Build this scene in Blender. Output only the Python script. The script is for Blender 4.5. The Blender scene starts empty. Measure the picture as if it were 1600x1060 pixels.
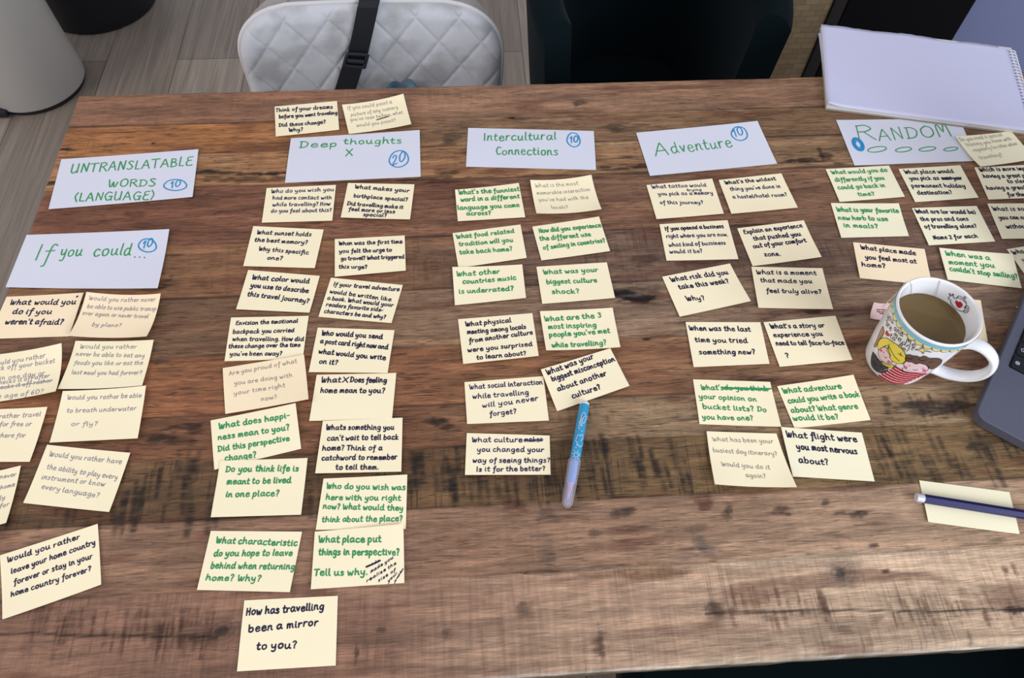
import bpy, bmesh, math, random
import numpy as np
from mathutils import Vector, Matrix
from mathutils.geometry import tessellate_polygon

# ------------------------------------------------------------------ camera, world, light, exposure
SC = bpy.context.scene
COL = SC.collection
TZ = 0.75                                   # table top height
FPX = 1152.0                                # focal length in pixels of a 1600 wide frame
CAM = np.array([0.0, 0.0, TZ + 0.623])
_th, _ro, _yaw = 1.01890, -0.03217, -0.0864
def _rz(v):
    return np.array([math.cos(_yaw)*v[0] - math.sin(_yaw)*v[1], math.sin(_yaw)*v[0] + math.cos(_yaw)*v[1], v[2]])
_R0 = _rz((1, 0, 0)); _D0 = _rz((0, -math.sin(_th), -math.cos(_th))); FW = _rz((0, math.cos(_th), -math.sin(_th)))
RT = math.cos(_ro)*_R0 + math.sin(_ro)*_D0
DN = -math.sin(_ro)*_R0 + math.cos(_ro)*_D0
cam_d = bpy.data.cameras.new('camera'); cam = bpy.data.objects.new('camera', cam_d); COL.objects.link(cam)
cam_d.sensor_width = 36.0; cam_d.lens = FPX/1600*36; cam_d.clip_start = 0.02
cam.matrix_world = Matrix(((RT[0], -DN[0], -FW[0], CAM[0]), (RT[1], -DN[1], -FW[1], CAM[1]), (RT[2], -DN[2], -FW[2], CAM[2]), (0, 0, 0, 1)))
SC.camera = cam
W = bpy.data.worlds.new('room_daylight'); SC.world = W; W.use_nodes = True
W.node_tree.nodes['Background'].inputs[0].default_value = (0.93, 0.94, 1.0, 1)
W.node_tree.nodes['Background'].inputs[1].default_value = 0.6
def area(name, loc, target, size, size_y, power, color):
    d = bpy.data.lights.new(name, 'AREA'); d.shape = 'RECTANGLE'; d.size = size; d.size_y = size_y; d.energy = power; d.color = color
    o = bpy.data.objects.new(name, d); COL.objects.link(o); o.location = loc
    o.rotation_euler = (Vector(target) - Vector(loc)).to_track_quat('-Z', 'Y').to_euler()
    return o
area('window_daylight', (1.7, -1.6, 2.0), (0.1, 0.5, 0.75), 1.8, 1.5, 74, (0.86, 0.93, 1.0))
area('warm_fill_left', (-2.6, 0.2, 2.1), (0, 0.5, 0.75), 1.6, 1.5, 25, (1.0, 0.90, 0.78))  # added warm fill for the left side, in place of bounced light
VS = SC.view_settings
VS.view_transform = 'Standard'; VS.look = 'None'; VS.gamma = 1.0; VS.use_curve_mapping = False; VS.exposure = 0.0

# ------------------------------------------------------------------ helpers
def at(x, y, z=TZ):
    """point of the photo (1600x1060 frame) on the horizontal plane z"""
    d = FW + (x-800)/FPX*RT + (y-530)/FPX*DN
    return CAM + (z-CAM[2])/d[2]*d
def aty(x, y, Y):
    d = FW + (x-800)/FPX*RT + (y-530)/FPX*DN
    return CAM + (Y-CAM[1])/d[1]*d
def ray(x, y):
    d = FW + (x-800)/FPX*RT + (y-530)/FPX*DN
    return d/np.linalg.norm(d)
def S(r, g, b):
    f = lambda c: (c/255/12.92) if c <= 10 else ((c/255+0.055)/1.055)**2.4
    return (f(r), f(g), f(b))
def mat(name, col, rough=0.6, metal=0.0, spec=0.5, sheen=0.0, trans=0.0, noise=None, bump=None, ior=1.45, coat=0.0):
    """noise=(scale xyz, second colour, contrast lo, hi)  bump=(scale xyz, strength, distance)"""
    m = bpy.data.materials.new(name); m.use_nodes = True
    nt = m.node_tree; b = nt.nodes['Principled BSDF']
    b.inputs['Base Color'].default_value = (*col, 1); b.inputs['Roughness'].default_value = rough
    b.inputs['Metallic'].default_value = metal; b.inputs['Specular IOR Level'].default_value = spec
    b.inputs['IOR'].default_value = ior; b.inputs['Transmission Weight'].default_value = trans
    b.inputs['Sheen Weight'].default_value = sheen; b.inputs['Coat Weight'].default_value = coat
    tc = nt.nodes.new('ShaderNodeTexCoord')
    def tex(scale, detail=4):
        mp = nt.nodes.new('ShaderNodeMapping'); mp.inputs['Scale'].default_value = scale
        nt.links.new(tc.outputs['Object'], mp.inputs[0])
        n = nt.nodes.new('ShaderNodeTexNoise'); n.inputs['Scale'].default_value = 1; n.inputs['Detail'].default_value = detail
        nt.links.new(mp.outputs[0], n.inputs['Vector']); return n.outputs['Fac']
    if noise:
        f = tex(noise[0]); r = nt.nodes.new('ShaderNodeMapRange'); r.inputs['From Min'].default_value = noise[2]; r.inputs['From Max'].default_value = noise[3]
        nt.links.new(f, r.inputs['Value'])
        mx = nt.nodes.new('ShaderNodeMix'); mx.data_type = 'RGBA'; mx.inputs[6].default_value = (*col, 1); mx.inputs[7].default_value = (*noise[1], 1)
        nt.links.new(r.outputs[0], mx.inputs[0]); nt.links.new(mx.outputs[2], b.inputs['Base Color'])
    if bump:
        f = tex(bump[0]); bp = nt.nodes.new('ShaderNodeBump'); bp.inputs['Strength'].default_value = bump[1]; bp.inputs['Distance'].default_value = bump[2]
        nt.links.new(f, bp.inputs['Height']); nt.links.new(bp.outputs[0], b.inputs['Normal'])
    return m
def link(o, parent=None):
    COL.objects.link(o)
    if parent is not None: o.parent = parent
    return o
def mesh(name, V, F, m, parent=None, smooth=False, origin=None):
    V = np.asarray(V, float)
    if origin is None:
        org = np.zeros(3)
    else:
        org = np.asarray(origin, float)
    me = bpy.data.meshes.new(name); me.from_pydata((V-org).tolist(), [], [list(map(int, f)) for f in F]); me.update()
    for x in (m if isinstance(m, (list, tuple)) else [m]): me.materials.append(x)
    if smooth:
        me.polygons.foreach_set('use_smooth', [True]*len(me.polygons)); me.set_sharp_from_angle(angle=math.radians(48))
    o = bpy.data.objects.new(name, me); link(o, parent)
    if parent is None: o.location = org
    else:
        pl = np.array(WLOC.get(parent.as_pointer(), (0, 0, 0)))
        o.location = org - pl
    WLOC[o.as_pointer()] = tuple(org)
    return o
WLOC = {}
def tag(o, label=None, cat=None, group=None, kind=None):
    if label: o['label'] = label
    if cat: o['category'] = cat
    if group: o['group'] = group
    if kind: o['kind'] = kind
    return o
def thing(name, loc, label, cat, group=None):
    o = bpy.data.objects.new(name, None); link(o); o.location = loc; o.empty_display_size = 0.05
    WLOC[o.as_pointer()] = tuple(loc)
    return tag(o, label, cat, group)
class MB:
    def __init__(s): s.V = []; s.F = []
    def add(s, V, F):
        n = len(s.V); s.V += [tuple(v) for v in V]; s.F += [[i+n for i in f] for f in F]; return s
    def box(s, lo, hi, M=None):
        x0, y0, z0 = lo; x1, y1, z1 = hi
        V = [(x0,y0,z0),(x1,y0,z0),(x1,y1,z0),(x0,y1,z0),(x0,y0,z1),(x1,y0,z1),(x1,y1,z1),(x0,y1,z1)]
        if M is not None: V = [tuple(M @ Vector(v)) for v in V]
        return s.add(V, [(0,3,2,1),(4,5,6,7),(0,1,5,4),(1,2,6,5),(2,3,7,6),(3,0,4,7)])
    def tube(s, P, r, n=10, caps=True, sq=(1, 1), up=None):
        P = np.asarray(P, float); N = len(P); r = np.broadcast_to(np.asarray(r, float), (N,))
        T = np.gradient(P, axis=0); T /= np.linalg.norm(T, axis=1)[:, None] + 1e-12
        u = np.array(up if up is not None else ((0, 0, 1) if abs(T[0][2]) < 0.9 else (1, 0, 0)), float)
        V = []
        for i in range(N):
            a = u - T[i]*(u@T[i]); a /= np.linalg.norm(a) + 1e-12
            if up is None: u = a
            b = np.cross(T[i], a)
            for k in range(n):
                w = 2*math.pi*k/n
                V.append(P[i] + r[i]*(sq[0]*math.cos(w)*a + sq[1]*math.sin(w)*b))
        F = [(i*n+k, i*n+(k+1) % n, (i+1)*n+(k+1) % n, (i+1)*n+k) for i in range(N-1) for k in range(n)]
        if caps: F += [tuple(range(n-1, -1, -1)), tuple((N-1)*n+k for k in range(n))]
        return s.add(V, F)
    def lathe(s, prof, c=(0, 0, 0), n=48):
        V = []; F = []
        for (r, z) in prof:
            for k in range(n):
                w = 2*math.pi*k/n; V.append((c[0]+r*math.cos(w), c[1]+r*math.sin(w), c[2]+z))
        for i in range(len(prof)-1):
            for k in range(n):
                F.append((i*n+k, i*n+(k+1) % n, (i+1)*n+(k+1) % n, (i+1)*n+k))
        return s.add(V, F)
    def build(s, name, m, parent=None, smooth=False, origin=None, bevel=0.0, seg=2):
        o = mesh(name, s.V, s.F, m, parent, smooth, origin)
        if bevel:
            b = o.modifiers.new('bevel', 'BEVEL'); b.width = bevel; b.segments = seg; b.limit_method = 'ANGLE'
        return o
def catmull(P, k=4):
    P = np.asarray(P, float)
    if len(P) < 3: return np.array([P[0] + (P[-1]-P[0])*t for t in np.linspace(0, 1, 4)])
    Q = np.vstack([2*P[0]-P[1], P, 2*P[-1]-P[-2]]); out = []
    for i in range(1, len(Q)-2):
        p0, p1, p2, p3 = Q[i-1:i+3]
        for t in np.arange(k)/k:
            out.append(0.5*((2*p1) + (p2-p0)*t + (2*p0-5*p1+4*p2-p3)*t*t + (3*p1-p0-3*p2+p3)*t**3))
    out.append(P[-1]); return np.array(out)
def ribbon(mb, P, w, nrm):
    """flat stroke of ink along P on a surface with normals nrm"""
    P = np.asarray(P, float); N = len(P)
    if N < 2: return
    nrm = np.broadcast_to(np.asarray(nrm, float), P.shape)
    T = np.gradient(P, axis=0); L = np.linalg.norm(T, axis=1); L[L == 0] = 1; T /= L[:, None]
    P = np.vstack([P[0]-T[0]*w*0.42, P, P[-1]+T[-1]*w*0.42]); T = np.vstack([T[0], T, T[-1]]); nrm = np.vstack([nrm[0], nrm, nrm[-1]])
    sd = np.cross(nrm, T); sd /= np.linalg.norm(sd, axis=1)[:, None] + 1e-12
    hw = np.full(N+2, w/2); hw[0] = hw[-1] = w*0.26
    V = np.empty((2*(N+2), 3)); V[0::2] = P + sd*hw[:, None]; V[1::2] = P - sd*hw[:, None]
    mb.add(V, [(2*i, 2*i+1, 2*i+3, 2*i+2) for i in range(N+1)])

# ------------------------------------------------------------------ handwriting: one stroke alphabet, x-height 100
GL = {
'a':(98,'78,90 40,100 12,60 20,8 48,5 74,50;78,96 76,25 98,4'),'b':(85,'12,175 10,8;10,55 40,98 72,70 64,10 30,-2 10,15'),
'c':(82,'74,85 42,100 12,60 22,8 52,0 80,18'),'d':(96,'74,85 40,100 10,60 20,5 48,2 72,40;76,175 74,25 96,4'),
'e':(84,'14,52 72,62 60,96 28,96 12,50 26,4 56,0 82,22'),'f':(64,'72,158 52,175 38,140 34,40 30,-60 12,-70;/6,92 66,98'),
'g':(90,'76,88 40,100 12,62 22,12 50,8 74,50;78,96 74,-30 50,-78 14,-62'),'h':(90,'14,175 12,0;12,50 40,96 66,85 68,30 86,3'),
'i':(38,'16,95 14,20 30,2;17,140 20,132'),'j':(40,'26,95 22,-40 4,-72 -14,-62;27,140 30,132'),
'k':(80,'14,175 12,0;66,92 18,46 72,2'),'l':(36,'14,175 13,25 32,3'),
'm':(110,'12,95 10,0;11,55 30,96 48,85 48,5;49,55 70,97 90,84 90,20 106,3'),'n':(88,'12,95 10,0;11,50 36,96 62,86 64,22 84,3'),
'o':(88,'48,98 14,74 18,12 48,0 76,32 70,86 40,96'),'p':(84,'12,95 8,-78;11,55 36,98 68,80 64,20 34,2 11,18'),
'q':(88,'76,88 40,100 12,62 22,12 50,8 74,50;/78,96 76,-78'),'r':(64,'12,95 10,0;11,45 34,92 62,88'),
's':(72,'62,86 34,102 14,78 40,52 62,26 38,0 8,10'),'t':(62,'28,158 22,25 42,2 60,12;/2,98 58,102'),
'u':(94,'12,95 14,20 38,0 66,35;72,96 70,22 92,3'),'v':(74,'/8,95 36,2 68,96'),'w':(104,'8,95 20,8 32,4 50,72 64,6 76,4 98,96'),
'x':(74,'/10,92 66,2;/66,94 8,0'),'y':(86,'10,95 16,30 40,20 66,50;72,96 66,-30 44,-78 10,-66'),'z':(76,'/10,92 66,94 10,4 72,4'),
'W':(120,'6,172 18,60 26,4 44,6 58,105 64,105 72,10 90,6 112,112'),'I':(34,'/14,170 14,0'),'D':(100,'/20,166 16,2;4,166 60,160 94,100 70,20 2,2'),
'A':(94,'/4,0 48,172 90,0;/18,58 78,62'),'E':(82,'78,165 30,160 20,122 32,95 66,96;32,95 12,55 24,6 78,8'),
'H':(92,'/16,170 12,0;/80,172 76,0;/14,85 78,88'),'T':(86,'/0,165 90,172;/46,168 42,0'),
'S':(80,'74,150 44,172 18,140 46,92 72,46 44,0 8,14'),'N':(90,'/12,0 14,168 76,4 80,172'),'L':(66,'/14,170 12,4 64,4'),
'U':(96,'10,168 12,30 40,0 74,40;/80,168 78,2'),'R':(88,'/14,168 12,0;12,160 52,172 78,130 50,92 14,86;/40,88 88,0'),
'O':(104,'54,172 14,120 16,30 54,0 94,50 86,140 48,170'),'B':(80,'/14,168 12,0;12,165 56,165 60,110 16,92 66,80 70,20 12,2'),
'G':(98,'84,150 44,172 10,90 40,2 86,40;/86,78 84,0;/56,78 94,78'),'M':(110,'8,0 10,160 30,168 52,60 70,168 92,160 100,0'),
'C':(88,'82,150 44,170 12,90 40,4 88,24'),'X':(84,'/8,168 76,0;/78,170 4,0'),
'0':(96,'50,172 14,120 16,30 46,0 86,50 80,140 44,172'),'1':(50,'/2,110 34,172 28,0'),'2':(84,'10,130 36,172 68,140 50,70 8,4 78,8'),
'3':(78,'10,150 46,172 66,130 36,92 70,60 50,4 8,14'),'6':(80,'66,168 24,110 12,40 40,0 70,36 44,78 14,50'),
'?':(72,'12,140 36,174 64,140 46,90 34,42;34,8 37,1'),'!':(34,'/16,172 13,45;13,8 15,1'),'.':(28,'11,6 15,0'),',':(28,'14,8 8,-24'),
"'":(24,'/13,176 8,138'),'(':(46,'40,178 12,90 40,-10'),')':(46,'8,178 36,90 8,-10'),'/':(60,'/52,175 4,-10'),'-':(56,'/6,56 50,58'),
}
GLP = {}
for ch, (adv, s) in GL.items():
    st = []
    for part in s.split(';'):
        sharp = part[0] == '/'; p = [tuple(map(float, q.split(','))) for q in part.lstrip('/').split()]
        if sharp:
            o = []
            for i in range(len(p)-1): o += [tuple(np.array(p[i]) + (np.array(p[i+1])-np.array(p[i]))*t) for t in ((0, .5, .96) if i < len(p)-2 else (0, .5, 1))]
            st.append(np.array(o)/100)
        else: st.append(catmull(p, 3)/100)
    GLP[ch] = (adv/100, st)
def layout(text, rng, sp=0.18, space=0.50):
    """list of stroke arrays (x, y) in x-height units, total advance"""
    x = 0; out = []
    for ch in text:
        if ch == ' ': x += space*rng.uniform(.85, 1.15); continue
        adv, st = GLP[ch]; k = rng.uniform(.93, 1.07); ky = rng.uniform(.93, 1.08); sl = rng.uniform(-.02, .06); dy = rng.uniform(-.07, .07)
        for s in st:
            q = s.copy(); q[:, 1] = np.where(q[:, 1] > 1, 1+(q[:, 1]-1)*.86, np.where(q[:, 1] < 0, q[:, 1]*.85, q[:, 1]))*ky + dy; q[:, 0] = q[:, 0]*k + q[:, 1]*sl + x; out.append(q)
        x += adv*k + sp
    return out, x - sp
INK = {'n': (mat('navy marker ink', S(20, 17, 60), .6), .00128), 'm': (mat('navy fineliner ink', S(32, 30, 84), .6), .00098),
       'g': (mat('green marker ink', S(44, 146, 88), .6), .00138), 'p': (mat('purple grey pen ink', S(138, 132, 148), .6), .0006),
       'f': (mat('faint pencil lead', S(150, 142, 134), .6), .0006), 'G': (mat('green felt pen ink', S(52, 150, 84), .6), .00145),
       'b': (mat('blue felt pen ink', S(40, 140, 200), .6), .0015)}
INKNAME = {'n': 'navy handwriting', 'm': 'fine navy handwriting', 'g': 'green handwriting', 'p': 'thin purple grey handwriting', 'f': 'faint grey handwriting'}
# ------------------------------------------------------------------ the room
def floor_material():
    m = bpy.data.materials.new('grey brown laminate'); m.use_nodes = True; nt = m.node_tree; b = nt.nodes['Principled BSDF']; N = nt.nodes.new; L = nt.links.new
    tc = N('ShaderNodeTexCoord'); mp = N('ShaderNodeMapping'); mp.inputs['Rotation'].default_value = (0, 0, math.pi/2); mp.inputs['Location'].default_value = (0.1, .035, 0); L(tc.outputs['Object'], mp.inputs[0])
    br = N('ShaderNodeTexBrick'); br.inputs['Scale'].default_value = 1; br.inputs['Brick Width'].default_value = 1.25; br.inputs['Row Height'].default_value = .195
    br.inputs['Mortar Size'].default_value = .0012; br.inputs['Mortar Smooth'].default_value = .3; br.inputs['Bias'].default_value = -.1; br.offset = .37
    br.inputs['Color1'].default_value = (*S(138, 126, 116), 1); br.inputs['Color2'].default_value = (*S(164, 151, 140), 1); br.inputs['Mortar'].default_value = (*S(84, 74, 68), 1)
    L(mp.outputs[0], br.inputs['Vector'])
    def noise(sc, d, w=0.6):
        q = N('ShaderNodeMapping'); q.inputs['Scale'].default_value = sc; L(tc.outputs['Object'], q.inputs[0])
        n = N('ShaderNodeTexNoise'); n.inputs['Scale'].default_value = 1; n.inputs['Detail'].default_value = d; n.inputs['Distortion'].default_value = w; L(q.outputs[0], n.inputs['Vector']); return n.outputs['Fac']
    def rng(f, a, bb, lo, hi):
        r = N('ShaderNodeMapRange'); r.inputs['From Min'].default_value = a; r.inputs['From Max'].default_value = bb; r.inputs['To Min'].default_value = lo; r.inputs['To Max'].default_value = hi; L(f, r.inputs[0]); return r.outputs[0]
    g = rng(noise((55, 2.2, 1), 6, 1.2), .3, .7, .72, 1.16); h = rng(noise((260, 5, 1), 3), .35, .7, .86, 1.08)
    mu = N('ShaderNodeMath'); mu.operation = 'MULTIPLY'; L(g, mu.inputs[0]); L(h, mu.inputs[1])
    v = N('ShaderNodeVectorMath'); v.operation = 'SCALE'; L(br.outputs['Color'], v.inputs[0]); L(mu.outputs[0], v.inputs['Scale']); L(v.outputs[0], b.inputs['Base Color'])
    b.inputs['Roughness'].default_value = .5
    return m
tag(MB().add([(-4, -2.5, 0), (3.2, -2.5, 0), (3.2, 4, 0), (-4, 4, 0)], [(0, 1, 2, 3)]).build('floor', floor_material()), kind='structure')
WALLM = mat('lavender grey wall paint', S(112, 118, 154), .8, bump=((220, 220, 220), .04, .0005))
tag(MB().box((1.035, 1.31, 0), (3.2, 1.45, 2.6)).build('wall_right', WALLM), kind='structure')
tag(MB().box((0.62, 1.9, 0), (3.2, 2.0, 2.6)).build('wall_back', WALLM), kind='structure')

# ------------------------------------------------------------------ the dining table
X0, X1, Y0, Y1 = -.4788, 1.15, .0778, .7602
BY = [.0778, .154, .2135, .270, .313, .378, .447, .517, .601, .653, .703, .7602]
nrng = np.random.default_rng(7)
def vnoise(x, y, seed):
    r = np.random.default_rng(seed).random((256, 256))
    xi = np.floor(x).astype(int); yi = np.floor(y).astype(int); fx = x-xi; fy = y-yi; fx = fx*fx*(3-2*fx); fy = fy*fy*(3-2*fy)
    g = lambda a, b: r[a % 256, b % 256]
    return (g(xi, yi)*(1-fx)+g(xi+1, yi)*fx)*(1-fy) + (g(xi, yi+1)*(1-fx)+g(xi+1, yi+1)*fx)*fy
def fbm(x, y, seed, o=4):
    s = 0; a = .5
    for i in range(o): s = s + a*vnoise(x*2**i, y*2**i, seed+i); a *= .5
    return s/(1-.5**o)
def table_top():
    xs = np.concatenate([np.arange(X0, .76, .0018), np.linspace(.762, X1, 60)])
    ys = []
    for a, b in zip(BY[:-1], BY[1:]):
        n = int((b-a)/.0017); ys += list(np.linspace(a+.0007, b-.0007, n))
        if b < Y1: ys.append(b)
    ys = np.array([Y0] + ys + [Y1]); nx, ny = len(xs), len(ys)
    X, Y = np.meshgrid(xs, ys); X = X.ravel(); Y = Y.ravel()
    bi = np.clip(np.searchsorted(BY, Y, side='right')-1, 0, 10)
    #          left colour        right colour      x of change, width, saw marks
    B = [((132,98,84),(194,166,146),.12,.25,.40),((144,110,92),(172,142,122),.2,.2,.10),((104,77,54),(124,98,70),.12,.2,.95),((122,82,60),(146,120,96),.05,.12,.35),  # first two, the front boards: sheen at lower right put into paler colours
         ((146,96,68),(134,100,78),.05,.25,.12),((122,90,70),(138,112,96),-.05,.2,.12),((136,96,70),(118,92,80),-.03,.1,.45),((124,80,62),(130,96,78),-.05,.3,.10),
         ((164,118,84),(148,116,90),.1,.2,.18),((160,106,66),(128,98,76),-.14,.12,.22),((138,98,78),(150,114,94),-.08,.2,.15)]
    col = np.zeros((len(X), 3)); saw = np.zeros(len(X))
    lin = lambda c: np.array(S(*c))
    for i, (l, r, xc, wd, sw) in enumerate(B):
        m = bi == i; t = np.clip((X[m]-xc)/wd*.5+.5 + .3*(fbm(X[m]*9+i*7, Y[m]*30, 50+i)-.5), 0, 1)[:, None]
        col[m] = lin(l)*(1-t) + lin(r)*t; saw[m] = sw
    # broad streaks along the grain, different in every board
    off = bi*11.3
    s1 = fbm(X*9+off, Y*110+off, 3); s2 = fbm(X*34+off*2, Y*250+off, 9); s3 = fbm(X*3+off, Y*35, 21)
    col *= (1+.75*(s1-.5)+.6*(s2-.5)+.5*(s3-.5))[:, None].clip(.25, 1.7)
    # reddish heartwood flecks
    fl = np.clip((fbm(X*14+off, Y*75, 33)-.60)*7, 0, 1)[:, None]; col = col*(1-fl*.55) + fl*.55*lin((96, 54, 40))
    # saw mark masks follow patches
    saw *= np.clip((fbm(X*7+off, Y*18+off, 77)-.36)*4, 0, 1)
    # grey weathering on the back right and black wear
    NB = fbm(X*110, Y*330, 5)-.5; NK = np.clip(fbm(X*60, Y*500, 8)*2.2-.3, .1, 1)
    def blot(px_, py_, rx, ry, k, c=(26, 19, 16), rot=0.0, n=1.0):
        nonlocal col
        p = at(px_, py_); M = np.where((np.abs(X-p[0]) < rx*.0022) & (np.abs(Y-p[1]) < ry*.0022))[0]; dx = (X[M]-p[0])*1000; dy = (Y[M]-p[1])*1000
        d = np.sqrt((dx/rx)**2+(dy/ry)**2) + n*1.5*NB[M]
        w = np.clip((1.2-d)*1.5, 0, 1)
        w = (w*w*(3-2*w)*k)[:, None]; col[M] = col[M]*(1-w) + w*lin(c)
    def rings(px_, py_, r0, k):
        nonlocal col
        p = at(px_, py_); dx = (X-p[0])*1000; dy = (Y-p[1])*1400; d = np.hypot(dx, dy)+6*(fbm(X*30, Y*60, 15)-.5)
        col *= (1 - k*np.exp(-(d/r0)**2)*(.5+.5*np.sin(d*1.5)))[:, None]
    # knots, holes and dark wear seen on the boards
    for a in [(985,452,40,3,.5,(64,46,38)),(990,474,26,3,.4,(84,56,42)),(1022,462,10,9,.4,(92,66,52)),(994,465,17,6.2,1),(974,459,22,5,1),(962,457,12,3.6,.9),(1006,465,10,8.5,1),(998,471,10,3.4,.9,(70,34,24)),(986,461,14,1.2,.7,(96,90,88)),
              (250,450,8,1.8,.9,(66,36,26)),(257,445,7,1.8,.9,(66,36,26)),(263,438,6,2.2,.9,(66,36,26)),(268,432,4,2,.8,(66,36,26)),(200,452,14,1.2,.5,(150,130,118)),(170,450,10,1,.45,(150,130,118)),(685,661,9,5,.85),(697,668,8,4,.75),(676,657,10,3,.6),(800,184,4,2,1),(787,183,12,.9,.9),(812,186,10,.8,.7),(905,160,8,6,.5),(900,165,3,5,.5),
              (960,199,14,8,.62,(44,38,34)),(985,200,26,5,.5,(48,40,34)),(705,216,14,10,.5,(40,34,30)),(700,224,8,6,.4),
              (318,268,16,3,.95),(350,270,18,2.4,.8),(390,272,18,2.2,.85),(430,271,22,2.6,1),(380,281,40,5,.55),(440,280,22,4,.6),(330,279,22,4,.5),
              (675,277,26,3.4,.7),(700,270,16,3,.7),(690,285,26,2,.7),(640,281,14,3,.7),(945,262,12,4,.9),(970,264,20,3,.85),(1000,260,16,3.4,.9),(1010,270,30,3,.6),(985,245,12,2,.7),(930,278,20,2,.6),
              (1010,245,5,2,.8),(1232,254,26,3,.7),(1260,250,24,4,.8),(1290,244,8,9,.7,(40,32,28)),(1283,240,3,12,.7),(1265,253,30,2,.8),(1315,256,10,3,.6),
              (80,286,14,4,.9),(100,233,9,1.6,1),(110,235,6,1,.9),(240,224,3,1.2,1),(180,207,22,1,.9),(260,210,14,.8,.6),
              (160,345,12,3.5,.5,(84,44,32)),(215,336,14,5,.55,(84,44,32)),(222,350,14,3.5,.5,(84,44,32)),(300,350,18,3,.4,(84,44,32)),(385,325,16,4,.5,(84,44,32)),(360,333,14,4,.4,(84,44,32)),
              (247,566,10,3,.8,(52,42,38)),(290,566,26,2,.4),(345,562,16,2,.4),(272,399,14,2,.7),(262,446,8,2,.5),(95,447,60,2.4,.55),
              (280,668,18,3,.75),(300,664,14,2,.75),(262,683,14,3,.8),(275,690,18,3,.7),(240,690,10,3,.7),(235,680,14,2.5,.6),(310,672,10,4,.6),
              (1005,405,14,9,.6,(70,44,34)),(1085,413,24,5,.5,(70,46,38)),(1170,400,14,10,.4,(76,54,46)),
              (1185,597,20,5,.6),(1160,592,14,4,.5),(1010,530,3,1.8,1),(1100,630,16,3,.4),(1065,505,10,2,.6),
              (1100,785,7,9,.75,(84,44,34)),(1106,776,5,5,.6,(84,44,34)),(1222,797,9,5,.75,(70,42,32)),(1290,787,4,3,.7),(975,800,10,4,.65,(64,46,40)),(985,797,8,2,.7),(960,803,4,6,.4),
              (855,806,11,7,.55,(78,62,58)),(800,785,10,7,.6,(84,48,36)),(815,791,6,6,.6,(84,48,36)),(1340,804,10,3,.7),(1325,802,28,1.2,.7),(1365,853,5,2.4,.8),(1350,800,18,1,.5),
              (1095,850,7,8,.6,(70,66,70)),(1105,862,12,6,.55,(84,76,78)),(1070,866,14,6,.4,(84,74,72)),(1090,828,12,4,.4),(930,833,8,4,.45),(858,870,7,12,.5,(86,70,66)),(838,838,16,4,.4,(88,72,68)),(1140,797,4,5,.6),(1135,806,4,5,.5),
              (870,893,40,1.2,.9,(60,30,24)),(960,885,30,1.4,.9,(60,30,24)),(930,896,20,3,.55,(110,74,46)),(1020,890,26,7,.45,(116,86,56)),(985,896,12,4,.5,(110,74,46)),
              (1315,896,6,5,.9,(48,40,36)),(1322,888,14,18,.4,(108,94,88)),(1308,905,16,10,.3,(108,94,88)),(1383,893,4,2.2,.9,(70,34,26)),(1572,891,4,4,.8,(80,46,36)),(1585,889,3,6,.6),
              (1120,956,10,9,.5,(106,84,70)),(1112,950,6,4,.5),(1125,956,5,5,.6,(90,66,52)),(1145,962,3,9,.6,(100,68,54)),(1510,937,5,12,.4,(96,74,64)),(1368,969,8,5,.6,(104,76,62)),(1320,984,6,3,.4),
              (1592,954,14,2.6,1,(40,24,20)),(347,986,5,4,.95),(352,984,12,9,.4,(84,60,52)),(935,1008,6,9,.6,(88,62,54)),(925,1000,14,8,.35,(96,70,60)),(938,1005,3,14,.4),(815,955,6,7,.4),(820,950,10,6,.35),(697,990,4,5,.5),(594,985,4,3,.6),(557,1020,2,7,.7),
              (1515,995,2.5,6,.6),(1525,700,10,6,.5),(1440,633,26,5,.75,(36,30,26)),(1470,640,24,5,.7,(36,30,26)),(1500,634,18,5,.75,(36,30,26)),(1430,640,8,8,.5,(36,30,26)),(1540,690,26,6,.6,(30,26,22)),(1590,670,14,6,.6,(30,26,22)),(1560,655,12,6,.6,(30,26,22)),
              (1060,470,20,2,.4),(1325,493,10,1.5,.6),(1270,489,8,2,.8),(1262,486,14,1.2,.6)]:
        blot(*a)
    # lighter worn streaks along some joints
    for a in [(650,535,30,5,.5,(176,136,104)),(700,533,30,4,.5,(172,130,98)),(1000,190,40,3,.3,(168,134,112)),(1100,172,60,2.4,.5,(176,146,128)),(880,186,40,2,.5,(170,132,112)),
              (1110,265,30,3,.3,(160,130,104)),(1200,880,60,4,.5,(190,168,150)),(1300,868,60,4,.45,(190,168,150)),(1450,868,80,3,.45,(190,168,150)),(950,890,60,3,.35,(180,150,130)),
              (1250,665,60,3,.45,(168,146,116)),(1480,658,60,3,.4,(164,142,112)),(1520,505,40,2,.5,(170,128,98)),(1330,513,20,2,.5,(176,130,100)),(320,247,30,4,.4,(190,152,116)),(350,258,28,3,.4,(186,148,112)),
              (75,291,14,2,.8,(190,140,100)),(680,240,30,4,.4,(180,140,106)),(960,225,22,5,.4,(176,146,116)),(1230,225,30,5,.3,(168,138,112)),(1500,730,50,6,.3,(124,100,70)),(1420,735,40,5,.3,(124,100,70))]:
        blot(*a)
    for a in [(347,986,14,.5),(1317,897,16,.35),(997,463,22,.4),(905,160,12,.3),(1120,955,12,.25)]: rings(*a)
    # black vertical saw kerfs in the dark board, brown ones in the front board
    def kerf(x, y, ln, wd, k, c):
        nonlocal col
        p = at(x, y); M = np.where((np.abs(X-p[0]) < wd*.002+ln*.0001) & (np.abs(Y-p[1]) < ln*.0012))[0]
        dx = np.abs((X[M]-p[0])*1000 + (Y[M]-p[1])*1000*.06); dy = np.abs((Y[M]-p[1])*1000)
        w = np.clip(1.4-dx/wd, 0, 1)*np.clip((1.15-dy/ln)*4, 0, 1); w = (w*NK[M]*k)[:, None]
        col[M] = col[M]*(1-w) + w*lin(c)
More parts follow.
